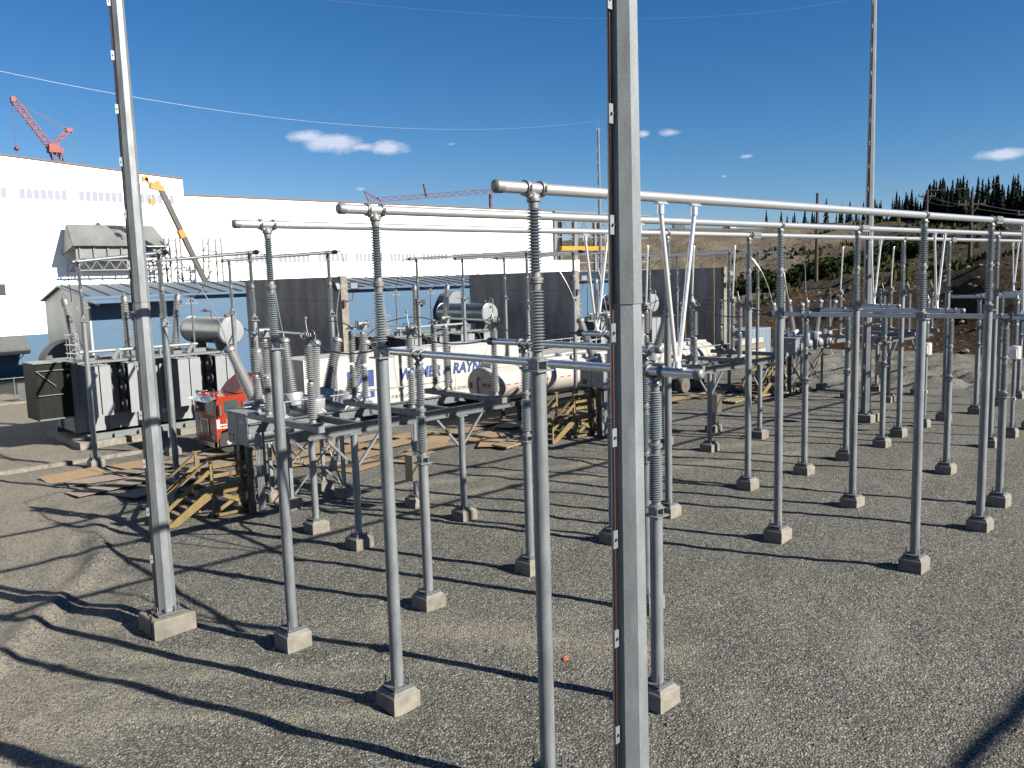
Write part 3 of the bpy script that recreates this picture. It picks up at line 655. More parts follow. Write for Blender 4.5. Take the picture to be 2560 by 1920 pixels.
# ------------------------------------------------------------------ timber access platforms
def access_stair(label, ox, oy):
    t = thing('access_stair', label, 'wooden stair', (3.3+ox, 19.5+oy, 0), 0, 'timber platforms at the breaker cabinets')
    P = []
    for x in (.045, 1.55):
        for y in (.045, 1.25): MB().bx(x-.045, x+.045, y-.045, y+.045, 0, 2.2).build('post', 'wood', t)
    d = MB()
    for k in range(9): d.bx(-.02+k*.182, .152+k*.182, -.02, 1.32, 1.08, 1.12)
    d.build('deck', 'wood_pale', t)
    MB().bx(-.02, 1.6, -.035, -.001, .86, 1.078).bx(-.02, 1.6, 1.30, 1.335, .86, 1.078).bx(1.597, 1.63, 0, 1.3, .86, 1.078).build('rim_joist', 'wood', t)
    r_ = MB()
    for z in (1.45, 1.78): r_.bx(.091, 1.504, -.04, -.002, z, z+.13); r_.bx(.091, 1.504, 1.296, 1.334, z, z+.13); r_.bx(1.597, 1.635, .091, 1.2, z, z+.13)
    r_.build('mid_rail', 'wood', t)
    MB().bx(-.06, 1.66, -.06, .08, 2.201, 2.24).bx(-.06, 1.66, 1.2, 1.345, 2.201, 2.24).bx(1.52, 1.66, .081, 1.199, 2.201, 2.24).build('top_rail', 'wood', t)
    x_ = MB(); x_.bar((.1, -.06, .25), (1.5, -.06, .95), .04, .13); x_.bar((.1, -.105, .95), (1.5, -.105, .25), .04, .13); x_.bar((.1, 1.36, .25), (1.5, 1.36, .95), .04, .13)
    x_.bar((1.66, .1, .25), (1.66, 1.2, .95), .04, .13); x_.bx(-.0, 1.6, .0, .04, .06, .15)
    x_.build('cross_bracing', 'wood', t)
    for y in (.0, 1.21):
        MB().prism([(-.02, 1.1), (-.02, .74), (-1.30, -.02), (-1.62, -.02), (-1.62, .06)], 'y', y, y+.045).build('stringer', 'wood', t)
        a, b = Vector((-.02, y+.02, 2.12)), Vector((-1.58, y+.02, 1.02))
        MB().bar(a, b, .13, .04).bar(a-Vector((0,0,.42)), b-Vector((0,0,.42)), .04, .13).build('stair_rail', 'wood', t)
        MB().bx(-1.6, -1.51, y-.045, y-.002, -.02, 1.04).build('newel_post', 'wood', t)
    tr = MB()
    for k in range(5): tr.bx(-.32-k*.27, -.03-k*.27, .046, 1.209, .86-k*.185, .90-k*.185)
    tr.build('treads', 'wood_pale', t)
    return t
access_stair('timber stair and platform in front of the cabinet, beside the corner mast', 0, 0)
access_stair('timber stair and platform at the breaker by the white tank trailer', 18.6, .1)
access_stair('timber stair and platform at the breaker toward the hillside', 37.3, .1)

# ------------------------------------------------------------------ power transformers
def transformer(label, ox, group='power transformers between the fire walls'):
    t = thing('power_transformer', label, 'transformer', (8.6+ox, 40.4, 0), 0, group)
    X = lambda x: x-8.6
    Y = lambda y: y-40.4
    pl = MB().bx(X(4.35), X(6.6), Y(37.4), Y(43.2), -.2, .33).bx(X(6.9), X(9.2), Y(37.4), Y(43.2), -.2, .33).bx(X(9.5), X(13.3), Y(37.4), Y(43.2), -.2, .33); pl.build('plinth', 'concrete', t)
    MB().bx(X(4.7), X(12.9), Y(42.4), Y(42.6), .331, .62).build('skid_base', 'xfmr_mid', t)
    sk = MB().bx(X(4.7), X(12.9), Y(37.9), Y(38.1), .331, .62)
    for k in range(7): sk.bx(X(4.9)+k*1.25, X(5.35)+k*1.25, Y(37.7), Y(37.899), .331, .55)
    sk.build('skid_base', 'xfmr_mid', t)
    tk = MB().bx(X(4.75), X(12.9), Y(38.9), Y(42.5), .621, 4.25).build('tank', 'xfmr_paint', t)
    for x in (5.3, 6.4, 8.2, 9.2, 11.1, 12.4): MB().bx(X(x)-.07, X(x)+.07, Y(38.75), Y(38.899), .63, 4.2).build('stiffener', 'xfmr_paint', tk)
    for x in (6.8, 10.2): MB().bx(X(x)-.45, X(x)+.45, Y(38.6), Y(38.898), .7, 1.5).build('terminal_box', 'xfmr_paint', tk)
    for y in (39, 41.4): MB().bx(X(4.62), X(4.749), Y(y), Y(y+.14), .63, 4.2).build('stiffener', 'xfmr_paint', tk)
    for x, z in ((7.9, 2.0), (9.2, 1.2)): MB().bx(X(x)-.14, X(x)+.14, Y(38.70), Y(38.7499) if x < 9 else Y(38.74), z, z+.2).build('warning_plate', 'sign_white', tk)
    ld = MB().bx(X(4.6), X(13.05), Y(38.15), Y(42.65), 4.251, 4.36)
    for k in range(40): ld.lathe([(.035, 0), (.035, .04)], (X(4.75)+k*.21, Y(38.25), 4.361), n=6, smooth=False)
    for x, y, w, h in ((5.6, 39, .5, .25), (6.6, 39.4, .8, .18), (9.3, 39.2, .7, .22), (10.2, 38.9, .45, .3), (11.6, 39.1, .6, .2), (12.3, 40.6, .6, .35)): ld.bx(X(x)-w/2, X(x)+w/2, Y(y)-w/3, Y(y)+w/3, 4.361, 4.36+h)
    ld.build('lid', 'xfmr_mid', t)
    # front radiator banks, two flat packs in each, with fans between the banks
    for x0, x1 in ((4.88, 5.98), (6.86, 7.94), (9.47, 10.70), (11.57, 12.80)):
        mid = (x0+x1)/2
        for a, b in ((x0, mid-.03), (mid+.03, x1)):
            r_ = MB().bx(X(a), X(b), Y(37.0), Y(37.03), 1.63, 4.18)
            n = 12
            for k in range(n):
                y = 37.1+k*.125; r_.bx(X(a)+.012, X(b)-.012, Y(y), Y(y+.035), 1.68, 4.13)
            r_.tube((X((a+b)/2), Y(37.031), 4.05), (X((a+b)/2), Y(38.89), 4.05), .07, n=8); r_.tube((X((a+b)/2), Y(37.031), 1.75), (X((a+b)/2), Y(38.89), 1.75), .07, n=8)
            r_.bx(X(a)+.03, X(b)-.03, Y(36.97), Y(38.55), 4.181, 4.21)
            for sx in (X(a)+.08, X(b)-.08): r_.bx(sx-.02, sx+.02, Y(37.3), Y(37.34), 4.211, 4.29)
            r_.build('radiator', 'xfmr_paint', t)
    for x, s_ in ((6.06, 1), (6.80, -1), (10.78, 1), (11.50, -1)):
        MB().bx(X(x)-s_*.06-.01, X(x)-s_*.06+.01, Y(37.06), Y(38.6), 1.66, 4.15).build('gap_shade_panel', 'black', t)  # black sheet added beside the fans, stands in for shade between banks
        for z in (2.1, 2.95, 3.8):
            f = MB().lathe([(.36, 0), (.38, .03), (.38, .12), (.35, .14)], (X(x)-s_*.06, Y(37.6), z), (s_, 0, 0), 18).build('fan', 'dark_metal', t)
            MB().lathe([(.10, .12), (.11, .2), (.06, .24)], (X(x)-s_*.06, Y(37.6), z), (s_, 0, 0), 12).build('fan_hub', 'polished_alu', f)
    # radiator bank on the end wall, near-black colour includes the shadow on its fins
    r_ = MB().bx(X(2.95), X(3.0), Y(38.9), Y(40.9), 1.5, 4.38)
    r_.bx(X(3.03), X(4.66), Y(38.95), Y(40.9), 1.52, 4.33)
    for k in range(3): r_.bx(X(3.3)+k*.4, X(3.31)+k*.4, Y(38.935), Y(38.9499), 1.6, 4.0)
    r_.build('radiator', 'xfmr_shaded', t)
    MB().bx(X(3.0), X(4.68), Y(38.84), Y(38.949), 1.5, 1.56).bx(X(3.0), X(4.68), Y(38.84), Y(38.949), 4.0, 4.04).bar((X(3.06), Y(38.87), 4.0), (X(3.9), Y(38.87), 3.2), .03, .03).bx(X(3.0), X(4.2), Y(38.84), Y(38.87), 2.75, 2.79).build('radiator_frame', 'xfmr_mid', t); MB().bx(X(2.93), X(4.75), Y(38.9), Y(40.9), 4.381, 4.42).build('radiator_cap', 'xfmr_mid', t)
    MB().tube((X(4.0), Y(40), 4.1), (X(4.74), Y(40), 4.1), .09, n=10).tube((X(4.0), Y(40), 1.8), (X(4.74), Y(40), 1.8), .09, n=10).build('header_pipe', 'xfmr_mid', t)
    # conduit, ladder cage
    MB().tube((X(5.0), Y(38.4), 4.85), (X(11.2), Y(38.4), 4.85), .08, n=12).build('lid_pipe', 'xfmr_paint', t)
    pb_ = MB()
    for x in (5.3, 7.0, 9.1, 11.0): pb_.bx(X(x)-.05, X(x)+.05, Y(38.33), Y(38.47), 4.361, 4.769)
    pb_.bar((X(6.6), Y(38.3), 4.4), (X(6.9), Y(38.3), 4.9), .08, .2).bar((X(10.6), Y(38.3), 4.4), (X(10.9), Y(38.3), 4.9), .08, .2); pb_.build('pipe_bracket', 'xfmr_mid', t)
    lg = MB()
    for x, y in ((4.85, 39.4), (5.3, 39.4), (4.85, 39.9), (5.3, 39.9)): lg.tube((X(x), Y(y), 4.36), (X(x), Y(y), 5.75), .02, n=6)
    for z in (4.75, 5.2, 5.72): lg.bx(X(4.75), X(5.4), Y(39.38), Y(39.42), z, z+.03).bx(X(4.75), X(5.4), Y(39.88), Y(39.92), z, z+.03)
    for k in range(6): lg.tube((X(4.98), Y(39.4), 4.5+k*.22), (X(5.17), Y(39.4), 4.5+k*.22), .015, n=6)
    lg.build('guard_ladder', 'xfmr_paint', t)
    # high voltage bushings
    for x, lean in ((5.5, -.14), (8.1, 0), (10.65, .13)):
        d = Vector((lean, 0, 1)).normalized(); b0 = Vector((X(x), Y(40.3), 4.361))
        tu = MB().lathe([(.34, 0), (.34, .05), (.27, .06), (.25, .42), (.33, .43), (.33, .48)], b0, d, 18).build('turret', 'xfmr_mid', t)
        bu = MB().lathe(shed_profile(2.4, 28, .165, .235, .48, .135, .20), b0, d, 18).build('bushing', 'bushing_grey', t)
        MB().lathe([(.12, 2.88), (.18, 2.92), (.19, 3.2), (.13, 3.3), (.05, 3.33), (.04, 3.5)], b0, d, 14).build('terminal_cap', 'cast_alu', bu)
    # tertiary arrester posts with triangular heads
    for x in (5.55, 8.5, 11.3):
        p = MB().tube((X(x), Y(39.0), 4.361), (X(x), Y(39.0), 7.45), .055, .05, 10).build('arrester_post', 'pole_wood' if False else 'galv_dark', t)
        MB().bar((X(x)-.36, Y(39), 7.1), (X(x)+.36, Y(39), 7.1), .05, .04).bar((X(x)-.33, Y(39), 7.12), (X(x), Y(39), 7.45), .03, .03).bar((X(x)+.33, Y(39), 7.12), (X(x), Y(39), 7.45), .03, .03).build('bracket', 'galv', p)
    # conservator drum on legs
    c = MB().lathe([(.74, 0), (.80, .03), (.80, .10), (.775, .11), (.775, 5.3), (.80, 5.31), (.80, 5.36), (.6, 5.5)], (X(13.07), Y(37.95), 5.45), (0, 1, 0), 36).build('conservator', 'drum_grey', t)
    MB().lathe([(.73, -.02), (.6, -.035), (.01, -.04)], (X(13.07), Y(37.95), 5.45), (0, 1, 0), 36, caps=False).build('drum_end', 'xfmr_paint', c)
    MB().path([(X(13.2)+.3*math.cos(a), Y(37.93), 5.75+.3*math.sin(a)) for a in [R(60+k*15) for k in range(19)]], .022, 6).build('gauge_pipe', 'xfmr_mid', c)
    for y in (39.0, 42.4):
        MB().prism([(X(12.62), 4.365), (X(13.5), 4.365), (X(13.75), 5.2), (X(12.4), 5.2)], 'y', Y(y)-.07, Y(y)+.07).build('conservator_leg', 'xfmr_mid', t)
    MB().tube((X(12.7), Y(39.7), 6.2), (X(12.7), Y(39.7), 6.6), .03, n=8).tube((X(12.7), Y(39.7), 6.6), (X(12.7), Y(41.2), 6.6), .022, n=8).lathe([(.1, 0), (.13, .1), (.05, .2)], (X(12.7), Y(40.4), 6.55), n=10).lathe([(.09, 0), (.12, .1), (.04, .22)], (X(13.0), Y(38.4), 6.24), n=10).build('relief_valve', 'rust', c)
    MB().path([(X(13.2), Y(38.2), 6.25), (X(13.25), Y(38.1), 6.6), (X(13.4), Y(38.0), 6.5), (X(13.3), Y(37.85), 5.6), (X(12.9), Y(37.8), 4.9), (X(12.5), Y(37.9), 4.4)], .035, 8).build('oil_line', 'xfmr_mid', t)
    return t
TO = [0, 19.85, 39.2]
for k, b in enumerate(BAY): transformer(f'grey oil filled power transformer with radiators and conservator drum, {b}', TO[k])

# ------------------------------------------------------------------ fire walls with floodlights
for k, x in enumerate((17.7, 37.3, 56.5)):
    w = thing('fire_wall', ['dark concrete fire wall between the first and second transformers', 'dark concrete fire wall between the second and third transformers', 'dark concrete fire wall past the last transformer toward the hillside'][k], 'concrete wall', (x, 33.5, 0), 0, 'concrete fire walls')
    MB().bx(0, .35, .31, 11.8, -.3, 8.36).build('wall_panel', 'wall_concrete', w)
    MB().bx(-.03, .42, 0, .309, -.3, 8.40).build('end_pier', 'concrete', w)
    j = MB()
    for z in (2.6, 5.1, 7.0): j.bx(-.006, -.001, .31, 11.8, z, z+.02)
    for y in (4, 8): j.bx(-.006, -.001, y, y+.02, 0, 8.3)
    j.build('joint_line', 'dark_metal', w)
    f = thing('floodlight_pair', f'pair of black floodlights on the {["first", "second", "third"][k]} fire wall end', 'floodlight', (x+.1, 33.45, 6.6), 0, 'floodlights on the fire walls')
    MB().bx(-.07, .07, -.08, .049, 0, .45).build('mount', 'black', f)
    MB().path([(-.07, -.04, .35), (-.4, -.04, .4), (-.42, -.04, .9)], .025, 8).path([(.07, -.04, .35), (.55, -.04, .4), (.62, -.04, .9)], .025, 8).build('bracket_arm', 'black', f)
    for dx, a in ((-.5, .5), (.66, -.6)):
        q = Matrix.Rotation(a, 3, 'Z') @ Matrix.Rotation(-.35, 3, 'X')
        h_ = MB().box((dx, -.12, 1.2), (.5, .2, .48), q.to_quaternion()).build('lamp_head', 'black', f)
        MB().box(Vector((dx, -.12, 1.2))+q @ Vector((0, -.104, 0)), (.38, .006, .34), q.to_quaternion()).build('lamp_glass', 'window_glass', h_)

# ------------------------------------------------------------------ kerbs, plywood sheets, timber
def kerb(label, x0, x1, y, h=.16, w=.3):
    o = MB().bx(x0, x1, y-w/2, y+w/2, -.2, h).build('concrete_kerb', 'concrete'); tag(o, label, 'kerb', 'low concrete kerbs of the oil basins')
kerb('low concrete kerb along the front of the first transformer basin', -16, 6.55, 34.0)
kerb('low concrete kerb along the front of the second transformer basin', 19.2, 36.4, 34.0)
kerb('low concrete kerb beside the fence at the blue building', -8, 9.6, 60.6)
PLY = [(4.8, 31.0, 2.4, .06, 'p', .16), (2.1, 30.9, 2.4, .05, 'p', .16), (7.0, 30.0, 2.4, .3, 'g', .0), (4.6, 29.4, 2.44, .1, 'g', 0), (2.6, 29.2, 2.44, -.1, 'g', 0), (6.6, 28.0, 2.44, .15, 'g', 0), (3.7, 27.6, 2.4, .5, 'g', 0), (5.6, 26.2, 2.44, .05, 'g', 0), (3.3, 25.4, 2.2, .3, 'g', 0), (1.9, 27.2, 2.0, .15, 'g', 0),
       (8.9, 27.2, 2.44, .2, 'p', 0), (11.1, 26.9, 2.44, .1, 'p', 0), (13.1, 26.4, 2.44, .25, 'p', 0), (10.1, 25.2, 2.44, -.15, 'p', 0), (12.5, 24.3, 2.44, .3, 'p', 0), (15.0, 25.4, 2.44, .12, 'p', 0), (11.4, 22.6, 2.44, .25, 'p', 0), (13.9, 22.4, 2.44, .4, 'p', 0), (15.8, 23.4, 2.44, .3, 'p', 0), (17.3, 26.7, 2.44, .1, 'p', 0), (15.1, 28.0, 2.44, .05, 'g', 0), (17.2, 24.6, 2.3, .7, 'p', 0), (9.2, 29.0, 2.4, .4, 'g', 0),
       (19.6, 25.5, 2.44, .22, 'p', 0), (19.2, 23.4, 2.44, .15, 'p', .08), (21.4, 26.4, 2.44, .1, 'p', 0), (18.5, 21.9, 2.3, .75, 'p', 0), (22.6, 24.8, 2.4, .3, 'g', 0), (13.0, 28.3, 2.4, .2, 'p', 0),
       (35.5, 23.2, 2.44, .2, 'p', 0), (37.8, 22.9, 2.44, .1, 'p', 0), (40.2, 23.3, 2.44, .3, 'p', 0), (38.6, 21.2, 2.44, .15, 'g', 0), (42.3, 22.2, 2.44, .2, 'p', 0), (34.0, 24.8, 2.44, .3, 'p', 0), (44.3, 24.0, 2.44, .1, 'p', 0)]
ZONE = lambda x: 'in front of the truck' if x < 8 else 'beside the company trailer' if x < 18 else 'by the tank trailer nose' if x < 30 else 'near the tank trailer wheels'
cnt = {}
for i, (x, y, L, a, kd, e) in enumerate(PLY):
    z = ZONE(x); cnt[z] = cnt.get(z, 0)+1
    o = MB().bx(-L/2, L/2, -.61, .61, 0, .018).build('plywood_sheet', 'plywood' if kd == 'p' else 'plywood_grey')
    o.location = (x, y, .06+.019*(i % 4)); o.rotation_euler = (random.uniform(-.012, .012)+(.09 if e else 0), random.uniform(-.012, .012), a)
    tag(o, f'{"tan" if kd == "p" else "weathered grey"} plywood sheet lying on the gravel {z}', 'plywood', f'plywood sheets {z}')
for i, (x, y, a, L) in enumerate(((38.0, 20.2, .15, 4.2), (40.3, 20.0, -.05, 3.8), (42.0, 19.6, .2, 3.5), (19.0, 20.9, .2, 2.6))):
    o = MB()
    for k in range(4): o.bx(-L/2+.05*k, L/2-.08*k, -.5+k*.26, -.3+k*.26, .0, .09)
    o.bx(-L/3, -L/3+.12, -.55, .55, -.1, -.001).bx(L/3, L/3+.12, -.55, .55, -.1, -.001).build('timber_stack', 'wood_pale'); t_ = bpy.data.objects[-1] if False else C.objects[-1]
    t_.location = (x, y, .1); t_.rotation_euler = (0, 0, a)
    tag(t_, ['loose boards laid on bearers by the hillside platform', 'second lot of loose boards on bearers near the hillside platform', 'short boards on bearers closest to the hillside platform', 'board offcuts on bearers beside the middle platform'][i], 'timber')
o = MB().path([(0, 0, 0), (.05, .02, .09), (.11, .0, .12), (.16, .05, .07)], .02, 6).bx(-.04, .05, -.03, .05, -.01, .06).bx(.1, .2, -.02, .03, .02, .05).build('marker_flag', 'orange_plastic'); o.location = (3.55, 3.0, .02); o.scale = (.55, .55, .6); tag(o, 'crumpled orange scrap of marker flagging lying on the gravel', 'scrap')

# ------------------------------------------------------------------ red cab-over tractor
tr = thing('semi_tractor', 'red and white cab-over tractor coupled to the cream company trailer', 'truck', (8.4, 30.3, 0))
def prof(z):                                       # front face x at height z (leaning back above the waist)
    return 0 if z < 1.85 else (z-1.85)*.16
cab = MB().prism([(0, .62), (0, 1.88), (.15, 2.78), (2.35, 2.82), (2.35, 1.0), (1.24, 1.0), (1.12, .98), (.97, 1.12), (.62, 1.2), (.27, 1.12), (.11, .85), (.06, .62)], 'y', .04, 2.4).build('cab', 'truck_red', tr)
MB().bx(.12, 1.2, .08, 2.36, .75, 1.0).build('wheel_well', 'black', tr)
MB().prism([(1.25, 2.83), (1.6, 3.25), (2.3, 3.70), (2.34, 3.70), (2.34, 2.83)], 'y', .32, 2.1).build('roof_fairing', 'truck_dark_red', cab)
ws = MB()
for y0, y1 in ((.18, 1.18), (1.26, 2.26)): ws.add([(prof(1.98)-.012, y0, 1.98), (prof(1.98)-.012, y1, 1.98), (prof(2.62)-.012, y1-.04, 2.62), (prof(2.62)-.012, y0+.04, 2.62)], [(0, 1, 2, 3)])
ws.build('windshield', 'glass_dark', cab)
MB().prism([(.12, 2.70), (-.36, 2.56), (-.37, 2.59), (.12, 2.76)], 'y', .08, 2.36).build('sun_visor', 'chrome', cab)
MB().bx(-.03, -.002, .85, 1.6, .85, 1.62).build('grille', 'dark_metal', cab)
gb = MB().bx(-.045, -.031, .80, .85, .8, 1.68).bx(-.045, -.031, 1.6, 1.65, .8, 1.68).bx(-.045, -.031, .851, 1.599, 1.62, 1.68)
for k in range(9): gb.bx(-.042, -.031, .89+k*.08, .905+k*.08, .86, 1.615)
gb.build('grille_bars', 'chrome', cab)
MB().bx(-.12, -.0, .0, 2.44, .36, .60).bx(-.12, .04, .0, .05, .36, .60).build('bumper', 'chrome', tr)
for y in (.12, 1.95):
    hl = MB().bx(-.03, -.002, y, y+.38, .72, .92).build('headlight', 'chrome', cab)
    MB().bx(-.04, -.031, y+.03, y+.17, .74, .90).bx(-.04, -.031, y+.2, y+.34, .74, .90).build('lens', 'sign_white', hl)
st = MB().bx(-.008, -.002, .12, .2, 1.0, 1.75).bx(-.008, -.002, .201, .45, 1.0, 1.07).bx(-.008, -.002, 2.05, 2.15, 1.0, 1.8).bx(-.008, -.002, 2.2, 2.32, 1.4, 1.8)
st.bx(.04, .2, .030, .039, 1.25, 1.7).bx(.2, 1.5, .030, .039, 1.38, 1.45).bx(.2, 2.3, .030, .039, 1.25, 1.31).bx(1.4, 2.3, .030, .039, 1.9, 2.0).prism([(1.45, 2.02), (1.62, 2.5), (2.3, 2.5), (2.3, 2.42), (1.72, 2.42), (1.6, 2.02)], 'y', .030, .039).bx(.55, .9, .030, .039, 1.5, 1.68)
st.build('white_stripe', 'sign_white', cab)
MB().prism([(.42, 1.95), (.5, 2.55), (1.18, 2.58), (1.22, 1.95)], 'y', .028, .039).build('side_window', 'glass_dark', cab)
MB().bx(.30, .32, .025, .039, 1.22, 2.62).bx(1.28, 1.30, .025, .039, 1.05, 2.62).build('door_seam', 'dark_metal', cab)
MB().tube((1.38, -.02, 1.5), (1.38, -.02, 2.5), .02, n=8).bx(1.12, 1.26, .0, .03, 1.68, 1.72).build('grab_handle', 'chrome', cab)
for y in (-.22, 2.55):
    m = MB().bx(.12, .2, y, y+.16, 1.9, 2.45).build('mirror', 'chrome', tr); MB().bar((.2, y+.08, 2.4), (.45, .1 if y < 0 else 2.35, 2.55), .03, .03).bar((.2, y+.08, 1.95), (.45, .1 if y < 0 else 2.35, 1.85), .03, .03).build('mirror_arm', 'chrome', m)
for y in (.35, .8, 1.22, 1.64, 2.1): MB().lathe([(.06, 0), (.06, .05), (.02, .09)], (.32, y, 2.80), n=10).build('marker_light', 'orange_plastic', cab)
for y in (.5, 1.9): MB().lathe([(.03, 0), (.05, .45), (.1, .55)], (.5, y, 2.93), (-1, 0, 0), 12).build('air_horn', 'chrome', cab)
MB().bx(2.45, 6.7, .85, 1.05, .72, 1.0).bx(2.45, 6.7, 1.4, 1.6, .72, 1.0).bx(4.6, 6.3, .6, 1.85, 1.001, 1.05).build('chassis', 'dark_metal', tr)
MB().lathe([(.30, 0), (.32, .03), (.32, 1.2), (.30, 1.23)], (2.6, .42, .80), (1, 0, 0), 20).build('fuel_tank', 'chrome', tr)
MB().tube((2.55, .2, 1.0), (2.55, .2, 3.6), .07, n=12).build('exhaust_stack', 'chrome', tr)
def wheel(par, x, y, r=.52, w=.3, side=-1, m='black_rubber', rm='rim_white', dual=False):
    W = w*(2 if dual else 1)
    yy = y if side < 0 else y-W
    tyre = MB().lathe([(r*.62, 0), (r*.93, .01), (r, .06), (r, W-.06), (r*.93, W-.01), (r*.62, W)], (x, yy, r), (0, 1, 0), 28).build('wheel', m, par)
    f0 = yy+.015 if side < 0 else yy+W-.015
    h = MB().lathe([(r*.62, 0), (r*.58, .05), (r*.3, .07 if not dual else .12), (r*.28, .0), (r*.2, -.03), (.01, -.035)], (x, f0, r), (0, -side, 0), 24, caps=False)
    h.build('rim', rm, tyre)
    bb = MB()
    for k in range(8):
        a = k*math.pi/4; bb.lathe([(.025, -.02), (.03, .05)], (x+.21*math.cos(a), f0+.06*(-side), r+.21*math.sin(a)), (0, side, 0), 6)
    bb.build('wheel_holes', 'black', tyre)
for x, du in ((.62, False), (5.05, True), (6.35, True)):
    wheel(tr, x, .06, dual=du); wheel(tr, x, 2.4, side=1, dual=du)
# ------------------------------------------------------------------ cream company trailer
tl = thing('box_trailer', 'long cream box trailer with blue company lettering behind the red tractor', 'trailer', (13.2, 30.3, 0))
LT = 15.2
body = MB().bx(0, LT, 0, 2.6, 1.12, 4.06).build('body', 'trailer_cream', tl)
MB().bx(-.02, LT+.02, -.03, 2.63, 4.061, 4.13).bx(-.02, LT+.02, -.03, -.001, 1.02, 1.119).build('top_rail', 'trailer_white', body)
rv = MB()
for k in range(74): rv.bx(.1+k*.205, .115+k*.205, -.012, -.001, 1.14, 1.17).bx(.1+k*.205, .115+k*.205, -.012, -.001, 4.01, 4.035)
for k in range(12): rv.bx(k*1.27+.6, k*1.27+.61, -.006, -.001, 1.12, 4.05)
rv.build('rivet_line', 'text_grey', body)
MB().bx(.0, LT, .3, 2.3, .92, 1.019).bx(2.8, 3.0, .2, .35, .1, .919).bx(2.8, 3.0, 2.2, 2.35, .1, .919).bx(2.7, 3.1, .12, .43, .04, .099).bx(2.7, 3.1, 2.12, 2.43, .04, .099).build('underframe', 'wood_pale' if False else 'dark_metal', tl)
MB().prism([(0, 1.55), (1.4, 1.55), (1.4, 3.0), (.0, 3.0)], 'y', -.006, -.001).build('logo_panel', 'logo_blue', body)
L_ = C.objects[-1] if False else [o for o in body.children if o.name.startswith('logo_panel')][0]; L_.location = (2.55, 0, .13); L_.scale = (1.22, 1, 1.05)
lb = MB().prism([(.30, 1.62), (.62, 2.12), (.50, 2.12), (1.02, 2.72), (.84, 2.26), (1.0, 2.30), (.60, 1.80), (.78, 1.86)], 'y', -.012, -.007)
lb.prism([(.95, 1.62), (1.18, 1.62), (1.12, 1.98), (1.38, 1.98), (1.38, 2.12), (1.02, 2.12)], 'y', -.012, -.007)
lb = lb.build('lightning_emblem', 'trailer_cream', body); lb.location = (2.55, 0, .13); lb.scale = (1.22, 1, 1.05)
def side_text(txt, size, x, z, m, nm, par, shear=0, bold=0, y=-.006, sx=1.0):
    o = text_mesh(txt, size, m, nm, shear, bold); o.parent = par; o.rotation_euler = (R(90), 0, 0); o.location = (x, y, z); o.scale = (sx, 1, 1); return o
side_text('WIEMER & RAYNER', .86, 5.9, 2.52, 'logo_blue', 'company_lettering', body, .22, .04, sx=.93)
side_text('PORT COQUITLAM   NANAIMO   PRINCE GEORGE', .27, 5.35, 1.52, 'text_black', 'town_lettering', body, 0, .002, sx=.93)
for x in (12.6, 13.9): wheel(tl, x, .06, dual=True); wheel(tl, x, 2.54, side=1, dual=True)
# ------------------------------------------------------------------ white tank trailers
def tank_trailer(label, x0, x1, yc, zc, r, first):
    t = thing('tank_trailer', label, 'tank trailer', (x0, yc, 0), 0, 'white tank trailers'); L = x1-x0
    b = MB().lathe([(r, .0), (r, L), (r*.93, L+.12), (r*.6, L+.3), (.02, L+.38)], (0, 0, zc), (1, 0, 0), 44, caps=False).build('tank_shell', 'tank_white', t); b.scale = (1, 1.3, 1.04); b.location = (0, 0, -.04*zc)
    MB().lathe([(r-.001, -.001), (r*.97, -.05), (r*.8, -.09), (r*.55, -.115), (.01, -.13)], (0, 0, zc), (1, 0, 0), 44, caps=False).build('tank_head', 'tank_end', t); hd_ = [o for o in t.children if o.name.startswith('tank_head')][0]; hd_.scale = (1, 1.3, 1.04); hd_.location = (0, 0, -.04*zc)
    bd = MB()
    for k in range(1, int(L/2.3)+1): bd.lathe([(r+.002, -.05), (r+.02, -.045), (r+.02, .045), (r+.002, .05)], (k*2.3, 0, zc), (1, 0, 0), 44, caps=False)
    bd.build('hoop_band', 'tank_white', b)
    rs = MB()
    for k in range(int(L/.6)): MB().bx(.15+k*.6, .45+k*.6, -r-.012, -r-.004, zc-.025, zc+.025).build('reflective_dash', 'red_stripe', b)
    MB().bx(.3, L-.3, -.35, .35, zc+r-.05, zc+r+.12).bx(.4, 1.0, -.3, .3, zc+r+.121, zc+r+.2).build('walkway', 'trailer_white', b)
    for k in range(2): MB().lathe([(.26, 0), (.28, .08), (.24, .16)], (2.2+k*4, 0, zc+r+.121), n=18).build('manhole', 'trailer_white', b)
    MB().bx(.1, L-.2, -.55, -.4, .95, 1.2).bx(.1, L-.2, .4, .55, .95, 1.2).bx(.3, .6, -.5, .5, 1.201, zc-r+.25).bx(L-1, L-.6, -.5, .5, 1.201, zc-r+.25).bx(L-3.6, L-.6, -.95, -.3, 1.19, 1.25).build('chassis', 'dark_metal', t)
    if first:
        MB().lathe([(.09, 0), (.09, .12)], (-.13, .18, zc+.28), (-1, 0, 0), 12).bx(-.3, -.13, .1, .24, zc+.22, zc+.42).build('valve', 'sign_white', t)
        MB().path([(-.2, .17, zc+.22), (-.17, .15, zc-.2), (-.16, .12, zc-.5), (-.14, .02, zc-.82)], .03, 6).build('drain_hose', 'rust', t)
        o = text_mesh('W14', .30, 'text_black', 'unit_number', 0, .006); o.parent = t; o.rotation_euler = (R(90), 0, R(-90)); o.location = (-.128, -.18, zc-.1)
        MB().bx(-.135, -.105, .66, .86, zc-.22, zc+.10).build('data_plate', 'rust', t)
        for yy in (-.75, .6): MB().bx(2.0, 2.2, yy, yy+.15, .1, 1.0).build('landing_leg', 'dark_metal', t)
    return t
tt = tank_trailer('white tank trailer numbered W14 with a stained round end', 21.5, 33.2, 26.0, 2.31, .9, True)
